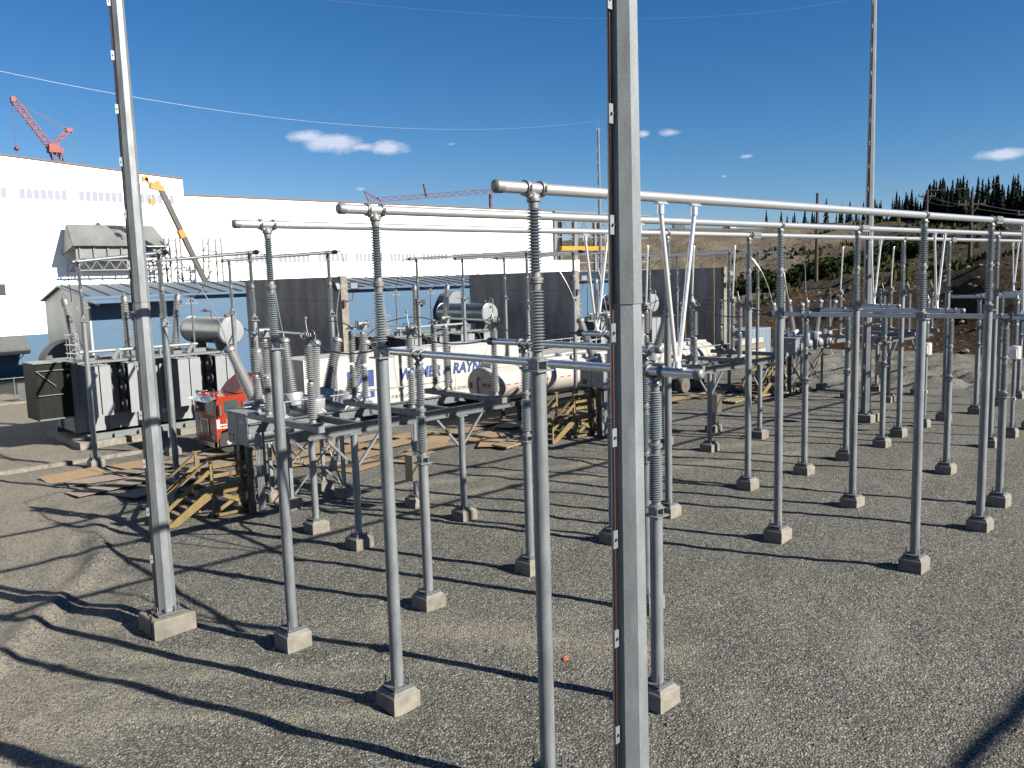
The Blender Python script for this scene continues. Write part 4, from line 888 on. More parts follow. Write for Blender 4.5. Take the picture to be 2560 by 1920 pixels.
for x in (9.6, 10.9): wheel(tt, x, -1.2, m='worn_tyre', rm='rust', dual=True); wheel(tt, x, 1.2, side=1, m='worn_tyre', rm='rust', dual=True)
t2 = tank_trailer('second white tank trailer with worn grey tyres under the middle bay busbars', 34.4, 42.3, 26.0, 2.31, .86, False)
for x in (4.15, 5.85): wheel(t2, x, -1.2, m='worn_tyre', rm='rust', dual=True); wheel(t2, x, 1.2, side=1, m='worn_tyre', rm='rust', dual=True)
ft = thing('processing_trailer', 'low white equipment trailer with a handrail round its roof', 'trailer', (29.4, 30.4, 0))
MB().bx(0, 9.4, 0, 2.5, .95, 2.95).build('body', 'trailer_white', ft)
ra = MB()
for k in range(11): ra.tube((.05+k*.93, .05, 2.951), (.05+k*.93, .05, 3.62), .018, n=6); ra.tube((.05+k*.93, 2.45, 2.951), (.05+k*.93, 2.45, 3.62), .018, n=6)
for z in (3.3, 3.62):
    for y in (.05, 2.45): ra.tube((.0, y, z), (9.4, y, z), .018, n=6)
ra.build('handrail', 'trailer_white', ft)
rb = MB()
for k in range(9): rb.bx(.5+k, .54+k, -.03, -.001, .98, 2.9)
rb.build('side_rib', 'trailer_white', ft); MB().bx(0, 9.4, .4, 2.1, .7, .949).build('chassis', 'dark_metal', ft)
for x in (6.6, 7.9): wheel(ft, x, .08, dual=True); wheel(ft, x, 2.42, side=1, dual=True)

# ------------------------------------------------------------------ buildings
mb = thing('main_building', 'huge white steel clad building with a blue base band and window strips', 'building', (0, 80, 0))
MB().prism([(-60, 4.05), (28.56, 4.05), (28.56, 19.05), (-60, 25.6)], 'y', 0, 60).build('wall', 'white_steel', mb)
MB().prism([(28.562, 4.05), (83.2, 4.05), (83.2, 17.35), (28.562, 17.4)], 'y', .0, 60).build('wall', 'white_steel', mb)
MB().bx(83.202, 88.9, .0, .5, 4.05, 10.35).build('wall', 'white_steel', mb)
MB().bx(-60, 88.9, -.06, .4, -.3, 4.049).build('base_band', 'blue_steel', mb)
MB().prism([(-60, 25.602), (28.6, 19.052), (28.6, 19.17), (-60, 25.72)], 'y', -.12, 60).build('roof_edge', 'trim_brown', mb)
MB().bx(28.6, 83.3, -.12, 60, 17.402, 17.54).build('roof_edge', 'trim_brown', mb)
cl = MB()
for k in range(148):
    x = -59.5+k*1.0
    if x < 28.4: cl.bx(x, x+.05, -.02, -.001, 4.06, 18.9)
    elif 28.7 < x < 83: cl.bx(x, x+.05, -.02, -.001, 4.06, 17.3)
cl.build('cladding_rib', 'white_steel', mb)
def strip(x0, x1, z0, z1, n):
    w = MB().bx(x0, x1, -.035, -.022, z0, z1).build('window', 'window_glass', mb)
    f = MB().bx(x0-.06, x1+.06, -.07, -.001, z1, z1+.07).bx(x0-.06, x1+.06, -.07, -.001, z0-.07, z0)
    for k in range(n+1):
        x = x0+(x1-x0)*k/n; f.bx(x-.05, x+.05, -.06, -.0355, z0, z1)
    f.build('frame', 'white_steel', w)
for x0, x1 in ((8.2, 12.33), (13.25, 17.4), (18.35, 22.5), (23.4, 27.57), (3.1, 7.3)): strip(x0, x1, 16.45, 17.38, 7)
for x0, x1 in ((33.6, 37.7), (38.8, 42.85), (43.85, 47.95), (48.95, 52.9), (53.95, 58.05), (59.05, 63.2), (64.2, 68.3), (69.3, 73.4), (74.4, 78.5)): strip(x0, x1, 10.42, 11.46, 7)
MB().bx(10.3, 11.43, -.03, -.021, 7.75, 8.78).build('window', 'black', mb)
aw = thing('entrance_canopy', 'small grey canopy on the blue base of the white building', 'canopy', (8.6, 77.9, 0))
MB().prism([(0, 2.75), (0, 2.95), (2.0, 4.0), (2.05, 3.95), (.35, 2.4)], 'x', 0, 3.9).build('roof', 'awning_grey', aw); MB().bar((3.8, .2, 2.7), (3.8, 2.0, 2.3), .06, .06).bar((.1, .2, 2.7), (.1, 2.0, 2.3), .06, .06).build('bracket', 'structure_grey', aw)
ax = thing('annex_building', 'long low blue annex with a standing seam roof behind the transformers', 'building', (12, 59.2, 0))
MB().prism([(0, -.3), (0, 7.42), (6.2, 8.30), (11, 7.2), (11, -.3)], 'x', .15, 64).build('wall', 'blue_steel', ax)
MB().prism([(.0, -.3), (.0, 7.42), (6.2, 8.30), (11, 7.2), (11, -.3)], 'x', 0, .148).build('gable_wall', 'cream_steel', ax)
rf = MB().prism([(-.45, 7.42), (-.45, 7.52), (6.2, 8.46), (11.3, 7.26), (11.3, 7.16), (6.2, 8.305)], 'x', -.3, 64.2).build('roof', 'blue_roof', ax)
sm = MB()
for k in range(43):
    x = .0+k*1.5
    sm.bar((x, -.44, 7.56), (x, 6.2, 8.50), .05, .07)
sm.build('standing_seam', 'dark_metal', rf)
MB().bx(-.32, 64.2, -.50, -.452, 7.36, 7.54).build('eave_trim', 'blue_steel', rf)
MB().bx(.5, 64, -.02, -.001, 0, .0+.5).build('footing_band', 'cream_steel', ax)
cn = MB().prism([(-.5, 7.36), (-2.05, 7.14), (-2.05, 7.02), (-.5, 7.16)], 'x', -.2, 7.2).build('canopy', 'blue_steel', ax)
MB().bx(7.0, 7.19, -1.95, -1.6, 6.9, 7.019).bx(.0, .19, -1.95, -1.6, 6.9, 7.019).build('canopy_bracket', 'black', ax)
MB().bx(12.6, 14.4, -.05, -.001, .2, 4.0).build('door', 'sign_white', ax)
o = text_mesh('DANGER', .26, 'text_black', 'door_sign'); o.parent = ax; o.rotation_euler = (R(90), 0, 0); o.location = (12.95, -.056, 2.7)
for x in (3.3, 30.5): MB().bx(x, x+.6, -.3, -.001, 5.6, 6.1).build('wall_light', 'black', ax)
hd = thing('curved_duct', 'dark quarter round duct elbow at the end wall of the blue annex', 'duct', (9.75, 63.4, 0))
MB().prism([(0, -.3), (0, 2.2)] + [(2.2-2.2*math.cos(a), 2.2+2.0*math.sin(a)) for a in [R(k*10) for k in range(1, 10)]] + [(2.24, 4.2), (2.24, -.3)], 'y', 0, 1.9).build('duct_body', 'tarp_grey', hd)
hd = thing('curved_duct', 'half round intake hood on the blue annex behind the second transformer', 'duct', (44.9, 57.4, 0))
MB().prism([(0, 4.6), (0, 6.0)] + [(1.1-1.1*math.cos(a), 6.0+.85*math.sin(a)) for a in [R(k*10) for k in range(1, 18)]] + [(2.2, 6.0), (2.2, 4.6)], 'y', 0, 1.799).build('duct_body', 'cab_grey', hd)
# conveyor gallery with its peaked hood on the white wall
hg = thing('conveyor_hood', 'grey peaked sheet metal hood on a lattice truss against the white wall', 'conveyor hood', (17, 77.1, 0))
MB().add([(-.4, -.2, 12.1), (8.4, -.2, 12.1), (7.9, 2.2, 14.2), (-.15, 2.2, 14.2), (-.4, 2.6, 11.3), (8.4, 2.6, 11.3), (-.35, -.05, 12.1), (8.35, -.05, 12.1), (7.9, 2.3, 14.1), (-.15, 2.3, 14.1)], [(0, 1, 2, 3), (7, 6, 9, 8), (0, 6, 7, 1), (3, 2, 8, 9)]).add([(-.42, -.2, 12.1), (-.2, 2.25, 14.2), (-.6, 2.8, 11.3)], [(0, 1, 2)]).add([(-.34, -.2, 12.1), (-.12, 2.25, 14.2), (-.52, 2.8, 11.3)], [(0, 2, 1)]).build('hood_roof', 'hood_grey', hg)
MB().bx(-.1, 8.2, .25, .35, 10.95, 12.05).build('side_panel', 'hood_grey', hg)
b_ = MB()
for k in range(7): b_.bx(.15+k*1.25, .28+k*1.25, .1, .249, 10.9, 12.05)
b_.build('panel_rib', 'hood_grey', hg)
tr_ = MB()
for y in (.2, 2.2):
    tr_.bar((-.2, y, 10.75), (9.2, y, 10.75), .12, .12).bar((-.2, y, 9.85), (9.2, y, 9.85), .12, .12)
    for k in range(8): tr_.bar((-.1+k*1.15, y, 9.9), (.48+k*1.15, y, 10.7), .06, .06).bar((.48+k*1.15, y, 10.7), (1.05+k*1.15, y, 9.9), .06, .06)
for k in range(9): tr_.bar((-.1+k*1.15, .26, 10.75), (-.1+k*1.15, 2.14, 10.75), .06, .06)
tr_.build('truss', 'structure_grey', hg)
def lattice_tower(name, label, x, y, z0, z1, w, lean=0):
    t = thing(name, label, 'steel tower', (x, y, 0)); m = MB(); n = int((z1-z0)/1.05)
    for sx in (0, w):
        for sy in (0, w): m.bar((sx+(lean if sx == 0 else 0), sy, z0), (sx, sy, z1), .14, .14)
    for k in range(n):
        a, b = z0+k*1.05, z0+(k+1)*1.05
        m.bar((0, 0, a), (w, 0, b), .07, .07).bar((0, 0, b), (w, 0, b), .07, .07).bar((0, w, b), (w, w, b), .07, .07).bar((0, 0, b), (0, w, a), .07, .07)
    m.build('lattice_frame', 'structure_grey', t)
    s_ = MB()
    for k in range(n): s_.bx(w+.05, w+.5, 0, .5, z0+k*1.05+.5, z0+k*1.05+.56)
    s_.build('step_bracket', 'structure_grey', t)
lattice_tower('lattice_tower', 'narrow lattice tower at the end of the conveyor hood', 25.0, 75.8, 0, 12.9, 1.1)
lattice_tower('lattice_tower', 'narrow lattice tower standing beside the yellow tipped mobile crane', 29.0, 75.8, 0, 12.9, 1.3, -.6)
# open steel frame of the next bay
sf = thing('steel_frame', 'open steel building frame with a yellow crane girder past the white wall', 'steel frame', (0, 88, 0))
c = MB()
for x in (91.9, 101.6, 111.5):
    for y in (0, 8): c.ibeam((x, y, -.3), (x, y, 17.9), .001, .001) if False else c.bx(x-.25, x+.25, y-.25, y+.25, -.3, 17.9)
c.bx(96.3, 97.1, -.3, .3, 10, 17.9); c.build('column', 'structure_grey', sf)
g = MB()
for z in (5.9, 8.7, 10.1, 11.4, 14.3, 16.8, 17.9): g.bar((91.6, 0, z), (116, 0, z), .18, .18 if z < 17 else .35)
for x in (91.9, 96.7, 101.6, 106.4): g.bar((x+.4, 0, 13.4), (x+2.4, 0, 16.7), .12, .12).bar((x+4.4, 0, 13.4), (x+2.4, 0, 16.7), .12, .12).bar((x+.3, 0, 2.5), (x+4.5, 0, 5.8), .1, .1)
for x in (94.3, 99.2, 104): g.bar((x, .0, 16.9), (x+1.2, 0, 17.8), .1, .1).bar((x, 0, 16.9), (x-1.2, 0, 17.8), .1, .1)
g.build('girt', 'structure_grey', sf)
MB().bx(91.6, 116, -.5, 9, 18.08, 18.35).build('roof_deck', 'structure_grey', sf)
MB().bx(92.3, 106.0, -1.2, -.6, 12.05, 12.75).build('crane_girder', 'girder_yellow', sf)
ss = MB()
for k in range(9): ss.bar((98.2, -2, .6+k*1.25), (107, -2, .6+k*1.25), .07, .07)
for k in range(5): ss.bar((98.3+k*2.1, -2, -.2), (98.3+k*2.1, -2, 11), .08, .08)
for k in range(4): ss.bar((98.3+k*2.1, -2, 2.0+k*1.8), (100.4+k*2.1, -2, 4.6+k*1.8), .06, .06)
ss = ss.build('scaffold', 'galv'); tag(ss, 'scaffold of thin horizontal ledgers in front of the open steel frame', 'scaffold')

# ------------------------------------------------------------------ cranes
mc = thing('mobile_crane', 'mobile crane with a dark telescopic boom and yellow tip by the hood', 'crane', (27.4, 73.6, 0))
D = lambda x, z: (x-27.4, 0, z)
MB().bar(D(29.2, 4.2), D(23.7, 17.3), .40, .46).build('boom', 'boom_grey', mc)
MB().bar(D(25.55, 12.75), D(25.25, 13.45), .5, .56).build('boom_collar', 'crane_yellow', mc)
MB().bar(D(23.95, 17.25), D(22.75, 17.55), .5, .55).bar(D(23.1, 17.35), D(22.35, 18.15), .3, .25).lathe([(.28, -.15), (.28, .15)], D(22.35, 18.1), (0,1,0), 14).lathe([(.25, -.15), (.25, .15)], D(23.5, 17.75), (0,1,0), 14).build('boom_tip', 'crane_yellow', mc)
MB().tube(D(22.75, 17.4), D(22.75, 16.3), .03, n=6).tube(D(22.95, 17.4), D(22.95, 16.3), .03, n=6).tube(D(22.1, 17.9), D(22.1, 17.0), .025, n=6).build('hoist_rope', 'wire_dark', mc)
MB().bx(*[D(22.6, 0)[0], D(23.1, 0)[0]], -.15, .15, 15.75, 16.3).path([D(22.85, 15.75), D(22.85, 15.5), D(22.98, 15.35), D(22.85, 15.2), D(22.72, 15.35)], .06, 6).build('hook_block', 'crane_yellow', mc)
MB().bx(.6, 6.5, -1.25, 1.25, .9, 1.6).bx(1.2, 3.6, -1.1, 1.1, 1.601, 3.4).bx(6.6, 8.4, -1.2, 1.2, .7, 2.6).build('carrier', 'crane_yellow', mc)
for x in (1.5, 3.0, 5.6, 7.2): wheel(mc, x, -1.3, .6); wheel(mc, x, 1.3, .6, side=1)
def lattice(mb_, a, b, w, n, r=.09):
    a, b = Vector(a), Vector(b); d = (b-a).normalized(); s_ = Vector((0,1,0)); u_ = d.cross(s_).normalized()
    cs = [(s_*i+u_*j)*w/2 for i, j in ((-1,-1),(1,-1),(1,1),(-1,1))]
    for c_ in cs: mb_.bar(a+c_, b+c_, r*1.5, r*1.5)
    for k in range(n):
        p, q = a.lerp(b, k/n), a.lerp(b, (k+1)/n)
        for i in range(4):
            e, f_ = cs[i], cs[(i+1) % 4]; mb_.bar(p+(e if k % 2 else f_), q+(f_ if k % 2 else e), r, r)
    return mb_
rc = thing('lattice_crane', 'tall red lattice crane rising over the sloping white roof', 'crane', (25.4, 110, 0))
D = lambda x, z: (x-25.4, 0, z)
lattice(MB(), D(24.9, 25.6), D(21.2, 31.0), .62, 16, .055).bx(D(20.85, 0)[0], D(21.35, 0)[0], -.3, .3, 30.8, 31.4).build('boom', 'crane_red', rc)
lattice(MB(), D(24.9, 25.8), D(27.0, 28.0), .45, 7, .06).bx(D(26.8, 0)[0], D(27.5, 0)[0], -.3, .3, 27.8, 28.3).build('back_mast', 'crane_red', rc)
lattice(MB(), D(29.6, 12), D(25.2, 25.4), 1.0, 16).build('main_mast', 'crane_purple', rc)
MB().bx(D(24.5, 0)[0], D(25.7, 0)[0], -.6, .6, 25.1, 26.1).bx(D(25.3, 0)[0], D(26.2, 0)[0], -.4, .4, 25.0, 25.7).build('boom_foot', 'crane_red', rc)
MB().tube(D(21.2, 31), D(27.2, 28.2), .035, n=5).tube(D(21.5, 30.6), D(27.2, 28.0), .035, n=5).tube(D(27.3, 28.1), D(28.4, 23), .035, n=5).tube(D(26.9, 27), D(27.8, 23), .035, n=5).tube(D(21.0, 30.9), D(21.0, 25.6), .03, n=5).build('stay_rope', 'wire_dark', rc)
MB().lathe([(.05, -.3), (.3, -.1), (.3, .1), (.05, .3)], D(21.0, 25.3), n=10).build('hook_ball', 'crane_red', rc)
bc = thing('lattice_boom', 'red lattice boom lying almost level above the white roof line', 'crane', (85, 112, 0))
lattice(MB(), (-12.0, 0, 21.3), (17, 0, 24.2), .75, 30, .05).build('boom', 'crane_purple', bc)
MB().bar((-12.8, 0, 22.7), (-9.6, 0, 21.4), .2, .2).bar((-12.8, 0, 22.7), (-12, 0, 21.0), .14, .14).build('gantry', 'crane_purple', bc); MB().bar((.0, 0, 22.4), (-.5, 0, 24.6), .3, .3).build('mast', 'crane_purple', bc)
MB().tube((-12.8, 0, 22.7), (-.5, 0, 24.6), .05, n=5).tube((-.5, 0, 24.6), (14, 0, 24.1), .05, n=5).build('stay_rope', 'wire_dark', bc)
MB().bar((16, 1.2, 0), (16, 1.2, 23.6), .4, .4).build('support_post', 'crane_purple', bc)

# ------------------------------------------------------------------ voltage transformers, yard furniture, far details
def cvt(label, x, y):
    t = thing('voltage_transformer', label, 'voltage transformer', (x, y, 0), 0, 'voltage transformers on pipe stands')
    footing(t, .5, .4, .36)
    MB().tube((0, 0, .45), (0, 0, 3.62), .085, n=16).build('pipe_column', 'galv', t)
    MB().lathe([(.2, 0), (.26, .03), (.26, .58), (.2, .62)], (0, 0, 3.63), n=20).bx(-.3, -.2, -.15, .15, 3.75, 4.1).build('base_tank', 'polished_alu', t)
    for k in range(2):
        i = insulator(t, 'insulator', .88, 17, .08, .135, 4.3+k*1.0); MB().lathe([(.12, 0), (.12, .06), (.1, .1)], (0, 0, 4.3+k*1.0+.885), n=14).build('metal_flange', 'cast_alu', i)
    MB().lathe([(.13, 0), (.15, .1), (.06, .16), (.04, .3)], (0, 0, 6.29), n=14).build('terminal_cap', 'cast_alu', t)
    MB().bx(-.19, -.09, -.16, .03, 1.75, 1.88).build('number_plate', 'sign_white', t)
    return t
cvt('voltage transformer with silver base tank below the farthest high tube', 35.05, 8.0); cvt('voltage transformer with silver base tank below the middle high tube', 34.9, 4.0)
def yrope(label, x, y, z0, z1):
    o = MB().path([(x, y, z1), (x+.03, y, (z0+z1)/2), (x+.06, y+.02, z0)], .014, 5).build('hanging_rope', 'yellow_rope'); tag(o, label, 'rope', 'yellow ropes hanging from the tubes')
yrope('thin yellow rope hanging from a cross tube of the middle bay', 24.9, 25.8, .3, 9.2); yrope('thin yellow rope hanging from the first cross tube of the hillside bay', 40.9, 26.5, .3, 9.2); yrope('thin yellow rope hanging from the second cross tube of the hillside bay', 44.4, 26.5, .3, 9.2)
ct = thing('shipping_box', 'pale blue grey site container standing beyond the last fire wall', 'container', (60.2, 33.6, 0), .1)
cb = MB().bx(0, 5.2, 0, 2.4, .1, 2.6).build('box_body', 'container_blue', ct)
k_ = MB()
for k in range(17): k_.bx(.1+k*.3, .25+k*.3, -.03, -.001, .2, 2.5)
k_.build('corrugation', 'container_blue', cb)
lw = thing('wrapped_lumber', 'stack of lumber bundles under white wrapping near the hillside breaker', 'lumber stack', (56.0, 31.5, 0), .05)
for k in range(4): MB().bx(0, 4.6-.2*k, 0, 1.2, .15+k*.5, .58+k*.5).build('lumber_bundle', 'wrap_white' if k % 2 else 'wood_pale', lw)
fn = thing('chain_link_fence', 'chain link fence with dark screen at the corner of the blue building', 'fence', (-9, 61.7, 0))
MB().bx(0, 14.9, -.01, .01, .1, 1.15).bx(16.4, 18.4, -.02, .0, .1, 1.35).build('screen', 'tarp_grey', fn)
p_ = MB()
for k in range(7): p_.tube((k*2.7, 0, -.2), (k*2.7, 0, 1.85), .035, n=8)
p_.tube((0, 0, 1.78), (18.4, 0, 1.78), .025, n=6).build('post_and_rail', 'galv', fn)
of = thing('barrier_fence', 'orange plastic barrier fence at the foot of the brown bank', 'fence', (67.0, 26.5, 0), 1.2)
MB().bx(0, 4.3, -.01, .01, .5, 1.4).build('mesh_panel', 'barrier_orange', of); p_ = MB()
for k in range(4): p_.tube((k*1.4, .03, -.1), (k*2.1, .03, 2.2), .03, n=6)
p_.build('post', 'galv', of)

# ------------------------------------------------------------------ cables
def cable(label, pts, r, m='wire', group='flexible jumper cables'):
    o = MB().path(pts, r, 6).build('jumper_cable', m); tag(o, label, 'cable', group); return o
for b in range(3):
    for i in range(3):
        x = PH[i]+OFF[b]; nm = f'{ORD[i]} phase, {BAY[b]}'
        y1 = ENDS[i][1]
        cable(f'cable sagging between low tube and disconnect switch, {nm}', bez([(x, y1+.3, ZL), (x+.05, y1+1.1, ZL-.15), (x-.1, 11.6, 6.0), (x, 12.55, 6.55)]), .022, 'wire')
        bt = lambda s_: Vector((6.99+OFF[b]+PX[i], 19.45+s_*.72, 3.42)) + Vector(((i-1)*.36, s_*(.16 if i == 1 else .12), 1)).normalized()*2.8
        p = bt(-1); cable(f'looped cable from disconnect switch to breaker bushing, {nm}', bez([(x, 16.0, 6.58), (x-.3, 16.9, 6.9), (p.x-.2, p.y-.9, p.z+.5), tuple(p)]), .020, 'wire')
        p = bt(1); cable(f'curved bright cable from breaker bushing to cross tube, {nm}', bez([tuple(p), (p.x-.15, p.y+.2, p.z+1.4), (x, 21.0, 9.0), (x, 22.0, ZU)]), .019, 'wire_bright')
        q = Vector((5.03+[0, 3.07, 6.07][i]+TO[b], 40.3, 7.88)); cable(f'slack cable from cross tube to transformer bushing, {nm}', bez([(x, 33.2, ZU), (x, 34.9, 9.2), (q.x-.3, 36.5, 6.4), (q.x, q.y, q.z)]), .02, 'wire')
def wire(label, a, b, drop, r=.03, m='wire_bright'):
    o = MB().path(sag(a, b, drop, 24), r, 5).build('overhead_wire', m); tag(o, label, 'overhead wire', 'overhead shield wires'); return o
wire('bright shield wire sagging from the distant mast toward the building corner', (55.2, 46.6, 22.6), (3.6, 47.5, 20.6), 1.9, .0085)
wire('shield wire crossing the top of the sky behind the tall front mast', (3, 30, 21.1), (90, 30, 38.4), 3.06, .007)
wire('short dark shield wire rising at the edge of the sky above the red crane', (3.6, 47.5, 20.6), (-1.61, 11.05, 22.9), 1.4, .011, 'wire_dark')
wire('faint dark shield wire sagging above the hillside trees', (55.2, 46.6, 22.6), (196, 46.6, 27.0), 5.4, .016, 'wire_dark')

# ------------------------------------------------------------------ utility poles, trees and shrubs on the hillside
def hz(x, y): return float(hill_h(np.array([x*1.0]), np.array([y*1.0]))[0])
def upole(label, x, y, ztop, arms):
    t = thing('utility_pole', label, 'utility pole', (x, y, 0), 0, 'timber utility poles on the hillside'); z0 = hz(x, y)
    MB().tube((0, 0, z0-1), (0, 0, ztop), .26, .17, 10).build('shaft', 'pole_wood', t)
    for z, w in arms:
        a = MB().bar((-w*.5, w*.6, z), (w*.5, -w*.6, z), .16, .2).build('crossarm', 'pole_wood', t)
        i = MB()
        for k in (-1, -.5, .5, 1): i.lathe([(.06, 0), (.09, .1), (.05, .4)], (-w*.48*k, w*.57*k, z+.1), n=8)
        i.bar((-w*.3, w*.36, z), (0, 0, z-1.2), .06, .06).bar((w*.3, -w*.36, z), (0, 0, z-1.2), .06, .06).build('pin_insulator', 'wire_dark', t)
upole('timber utility pole with one crossarm standing in front of the grey slope', 102.1, 48.6, 18.1, ((14.0, 3.4),))
upole('timber utility pole rising among the conifers behind the splice box', 130.9, 45.5, 19.6, ((18.6, 1.6),))
upole('timber utility pole with a wide double crossarm on the brown bank', 104.6, 30.0, 16.8, ((15.2, 2.0), (11.6, 4.4)))
upole('timber utility pole at the very edge of the hillside view', 106.3, 23.2, 14.6, ((13.6, 3.0),))
for k, (dz, dy) in enumerate(((0, 0), (-.25, 1.0), (-.25, -1.0))):
    wire(f'{["upper", "inner", "outer"][k]} power line strung between the hillside utility poles', (104.6, 30.0+dy, 15.4+dz), (130.9, 45.5+dy, 18.7+dz), .5, .03, 'wire_dark')
    wire(f'{["upper", "inner", "outer"][k]} power line leaving the hillside pole toward the edge', (104.6, 30.0+dy, 15.4+dz), (106.3, 23.2+dy, 13.8+dz), .2, .03, 'wire_dark')

def conifer_mesh(seed):
    r = random.Random(seed); m = MB(); H = 1.0
    n = 26
    for k in range(n):
        z = .12+.88*(k/n)**.9; R0 = .17*(1-z)**.8+.012
        for j in range(7):
            if r.random() < .12: continue
            a = r.uniform(0, 2*math.pi); L = R0*r.uniform(.55, 1.25); w = L*.45+.006
            dx, dy = math.cos(a), math.sin(a); tip = (dx*L, dy*L, z-L*r.uniform(.25, .7)); zz = z+.015
            m.add([(0, 0, zz+.03), (dx*L*.5-dy*w, dy*L*.5+dx*w, z-.02-L*.2), tip, (dx*L*.5+dy*w, dy*L*.5-dx*w, z-.02-L*.2)], [(0, 1, 2), (0, 2, 3)])
    m.add([(.012, 0, .96), (-.006, .01, .96), (-.006, -.01, .96), (0, 0, 1.0)], [(0, 1, 3), (1, 2, 3), (2, 0, 3)])
    return m
con = []
for k in range(4):
    t = thing('conifer_tree', 'dark conifer in the stand along the hilltop skyline', 'conifer', (0, 0, 0), 0, 'conifers along the hilltop')
    conifer_mesh(k+3).build('crown', 'conifer', t); MB().tube((0, 0, -.05), (0, 0, .9), .016, .004, 6).build('trunk', 'bark', t); con.append(t)
def copy_fast(root, loc, rz, sc):
    r = root.copy(); C.objects.link(r); r.location = loc; r.rotation_euler = (0, 0, rz); r.scale = sc
    for ch in root.children:
        c = ch.copy(); C.objects.link(c); c.parent = r
    return r
rr = random.Random(5); N = 0
used_c = set()
while N < 290:
    y = rr.uniform(32, 104)
    if y > 68 and rr.random() < .66: continue
    if y > 86 and rr.random() < .5: continue
    x = rr.uniform(172, 190) if y < 68 else rr.uniform(178, 200); s_ = rr.uniform(4.2, 8.4)*(1.1 if y < 66 else .8 if y < 86 else .58)*(1 if rr.random() < .85 else .55); w = s_*rr.uniform(.62, 1.0)
    k = rr.randrange(4); loc = (x, y, hz(x, y)-.15)
    if k not in used_c: used_c.add(k); o = con[k]; o.location = loc; o.scale = (w, w, s_)
    else: o = copy_fast(con[k], loc, rr.uniform(0, 6.28), (w, w, s_))
    N += 1
def bush_mesh(seed):
    r = random.Random(seed); m = MB(); cs = [(r.uniform(-.5, .5), r.uniform(-.5, .5), r.uniform(.15, .65), r.uniform(.28, .5)) for _ in range(7)]
    for x, y, z, R0 in cs:
        for k in range(110):
            a, b = r.uniform(0, 6.283), math.acos(r.uniform(-.6, 1)); q = R0*r.uniform(.7, 1.08)
            p = Vector((x+q*math.sin(b)*math.cos(a), y+q*math.sin(b)*math.sin(a), z+q*math.cos(b))); u = Vector((r.gauss(0, 1), r.gauss(0, 1), r.gauss(0, 1))).normalized()*.075; v = Vector((r.gauss(0, 1), r.gauss(0, 1), r.gauss(0, 1))).normalized()*.075
            m.add([p-u, p+v, p+u, p-v], [(0, 1, 2, 3)])
    return m
bs = []
for k in range(3):
    t = thing('bush', 'leafy green bush in the thicket along the top of the brown bank', 'bush', (0, 0, 0), 0, 'green bushes along the bank')
    bush_mesh(k+50).build('foliage', 'bush', t); MB().tube((0, 0, -.3), (.05, 0, .5), .05, .02, 6).build('stem', 'bark', t); bs.append(t)
used_b = set()
for n in range(70):
    t = rr.random(); x = 99+t*36+rr.uniform(-3, 3); y = 62-t*18+rr.gauss(0, 2.2+3*t); s_ = rr.uniform(1.3, 3.0); k = n % 3; loc = (x, y, hz(x, y)-.2)
    if k not in used_b: used_b.add(k); bs[k].location = loc; bs[k].scale = (s_*1.2, s_*1.2, s_)
    else: copy_fast(bs[k], loc, rr.uniform(0, 6.28), (s_*1.2, s_*1.2, s_))
# small things parked on the skyline plateau
def pickup(label, x, y, rz, m='sign_white'):
    t = thing('pickup_truck', label, 'pickup', (x, y, hz(x, y)), rz)
    MB().prism([(-2.6, .5), (2.6, .5), (2.6, 1.1), (1.2, 1.15), (.7, 1.8), (-.6, 1.8), (-.7, 1.15), (-2.6, 1.15)], 'y', -.9, .9).build('body', m, t)
    MB().prism([(1.1, 1.18), (.68, 1.74), (-.52, 1.74), (-.6, 1.18)], 'y', -.91, .91).build('windows', 'glass_dark', t)
    for wx in (-1.6, 1.6):
        for wy in (-.95, .75): MB().lathe([(.38, 0), (.38, .2)], (wx, wy, .38), (0, 1, 0), 12).build('wheel', 'black_rubber', t)
pickup('white pickup parked on the skyline of the grey slope', 199.5, 134, .6); pickup('second white pickup parked near the edge of the grey plateau', 203, 127, 1.0)
sh = thing('site_shed', 'small orange roofed shed on the skyline of the grey slope', 'shed', (196.5, 139.5, hz(196.5, 139.5)), .7)
MB().bx(-4, 4, -1.5, 1.5, -.5, 2.0).build('wall', 'container_blue', sh); MB().prism([(-1.9, 2.0), (0, 2.9), (1.9, 2.0)], 'x', -4.2, -.3).build('roof', 'rust', sh); MB().bx(-.2, 4.2, -1.7, 1.7, 2.001, 2.2).build('roof', 'structure_grey', sh)

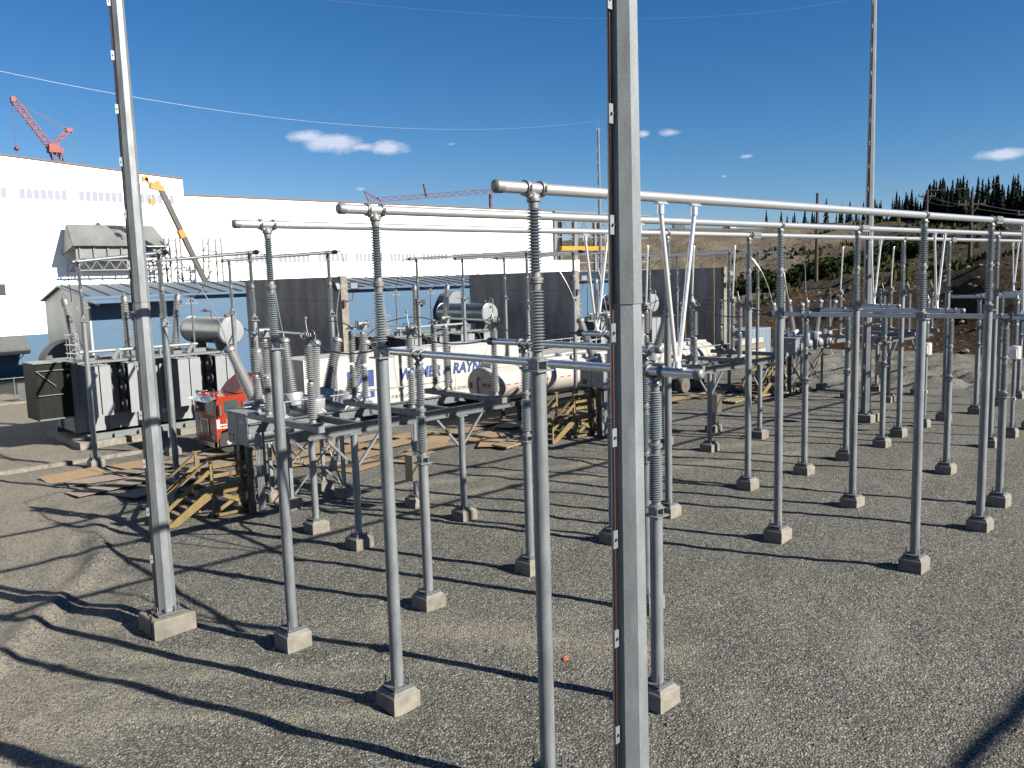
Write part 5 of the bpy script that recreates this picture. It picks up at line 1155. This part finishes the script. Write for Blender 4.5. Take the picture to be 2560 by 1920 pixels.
# ------------------------------------------------------------------ loose stones, rubble and weeds nobody could count
def rock_field(name, pts, m, label, cat):
    base = np.array([(1,0,0),(-1,0,0),(0,1,0),(0,-1,0),(0,0,1),(0,0,-1),(.7,.7,.2),(-.7,.6,.3),(.6,-.7,.25),(-.6,-.7,.2)])
    fs = [(0,6,4),(6,2,4),(2,7,4),(7,1,4),(1,9,4),(9,3,4),(3,8,4),(8,0,4),(0,5,6),(6,5,2),(2,5,7),(7,5,1),(1,5,9),(9,5,3),(3,5,8),(8,5,0)]
    mb_ = MB()
    for x, y, z, r in pts:
        a = rng.uniform(0, 6.28); c_, s_ = math.cos(a), math.sin(a); k = r*rng.uniform(.6, 1.25, (10, 1)); p = base*k*np.array([1, rng.uniform(.6, 1), rng.uniform(.45, .8)])
        q = np.stack([p[:,0]*c_-p[:,1]*s_+x, p[:,0]*s_+p[:,1]*c_+y, p[:,2]+z], 1); mb_.add(q.tolist(), fs)
    o = mb_.build(name, m); o['kind'] = 'stuff'; return tag(o, label, cat)
xy = rng.uniform((-9, -8), (34, 30), (6500, 2)); d_ = np.hypot(xy[:,0]+8.9, xy[:,1]+8.9); xy = xy[(d_ > 4) & (rng.random(len(xy)) < np.clip(16/d_, 0, 1))]
gz = ground_h(xy[:,0], xy[:,1])
rock_field('loose_stones', [(x, y, z+.006, r) for (x, y), z, r in zip(xy, gz, np.clip(rng.lognormal(-3.75, .38, len(xy)), .014, .07))], 'stone', 'larger loose stones scattered over the gravel of the yard', 'stones')
xy = np.concatenate([rng.uniform((70, -10), (96, 70), (900, 2)), rng.uniform((96, -10), (185, 170), (1500, 2))]); hzv = hill_h(xy[:,0], xy[:,1]); ok = hzv > .15
rock_field('rubble', [(x, y, z, r) for (x, y), z, r, k in zip(xy, hzv, np.clip(rng.lognormal(-1.6, .5, len(xy)), .07, .5), ok) if k], 'rock', 'broken rock and rubble strewn over the cut bank and the grey slope', 'rubble')
mb_ = MB(); xy = np.concatenate([rng.uniform((88, 5), (128, 62), (1000, 2)), rng.uniform((128, 0), (182, 80), (900, 2))]); hzv = hill_h(xy[:,0], xy[:,1])
for (x, y), z in zip(xy, hzv):
    if vnoise(np.array([x]), np.array([y]), 77, .12)[0] < .02: continue
    h_ = rng.uniform(.35, 1.1)
    for k in range(5):
        a = rng.uniform(0, 6.28); w = h_*rng.uniform(.25, .5); dx, dy = math.cos(a), math.sin(a); ex, ey = rng.uniform(-.5, .5, 2)*h_
        mb_.add([(x+ex-dx*w, y+ey-dy*w, z-.1), (x+ex+dx*w, y+ey+dy*w, z-.1), (x+ex+dx*w*.3-dy*.2*w, y+ey+dy*w*.3+dx*.2*w, z+h_*rng.uniform(.6, 1.1))], [(0, 1, 2)])
o = mb_.build('undergrowth', 'weeds'); o['kind'] = 'stuff'; tag(o, 'low weeds and brush growing in patches on the hillside', 'brush')
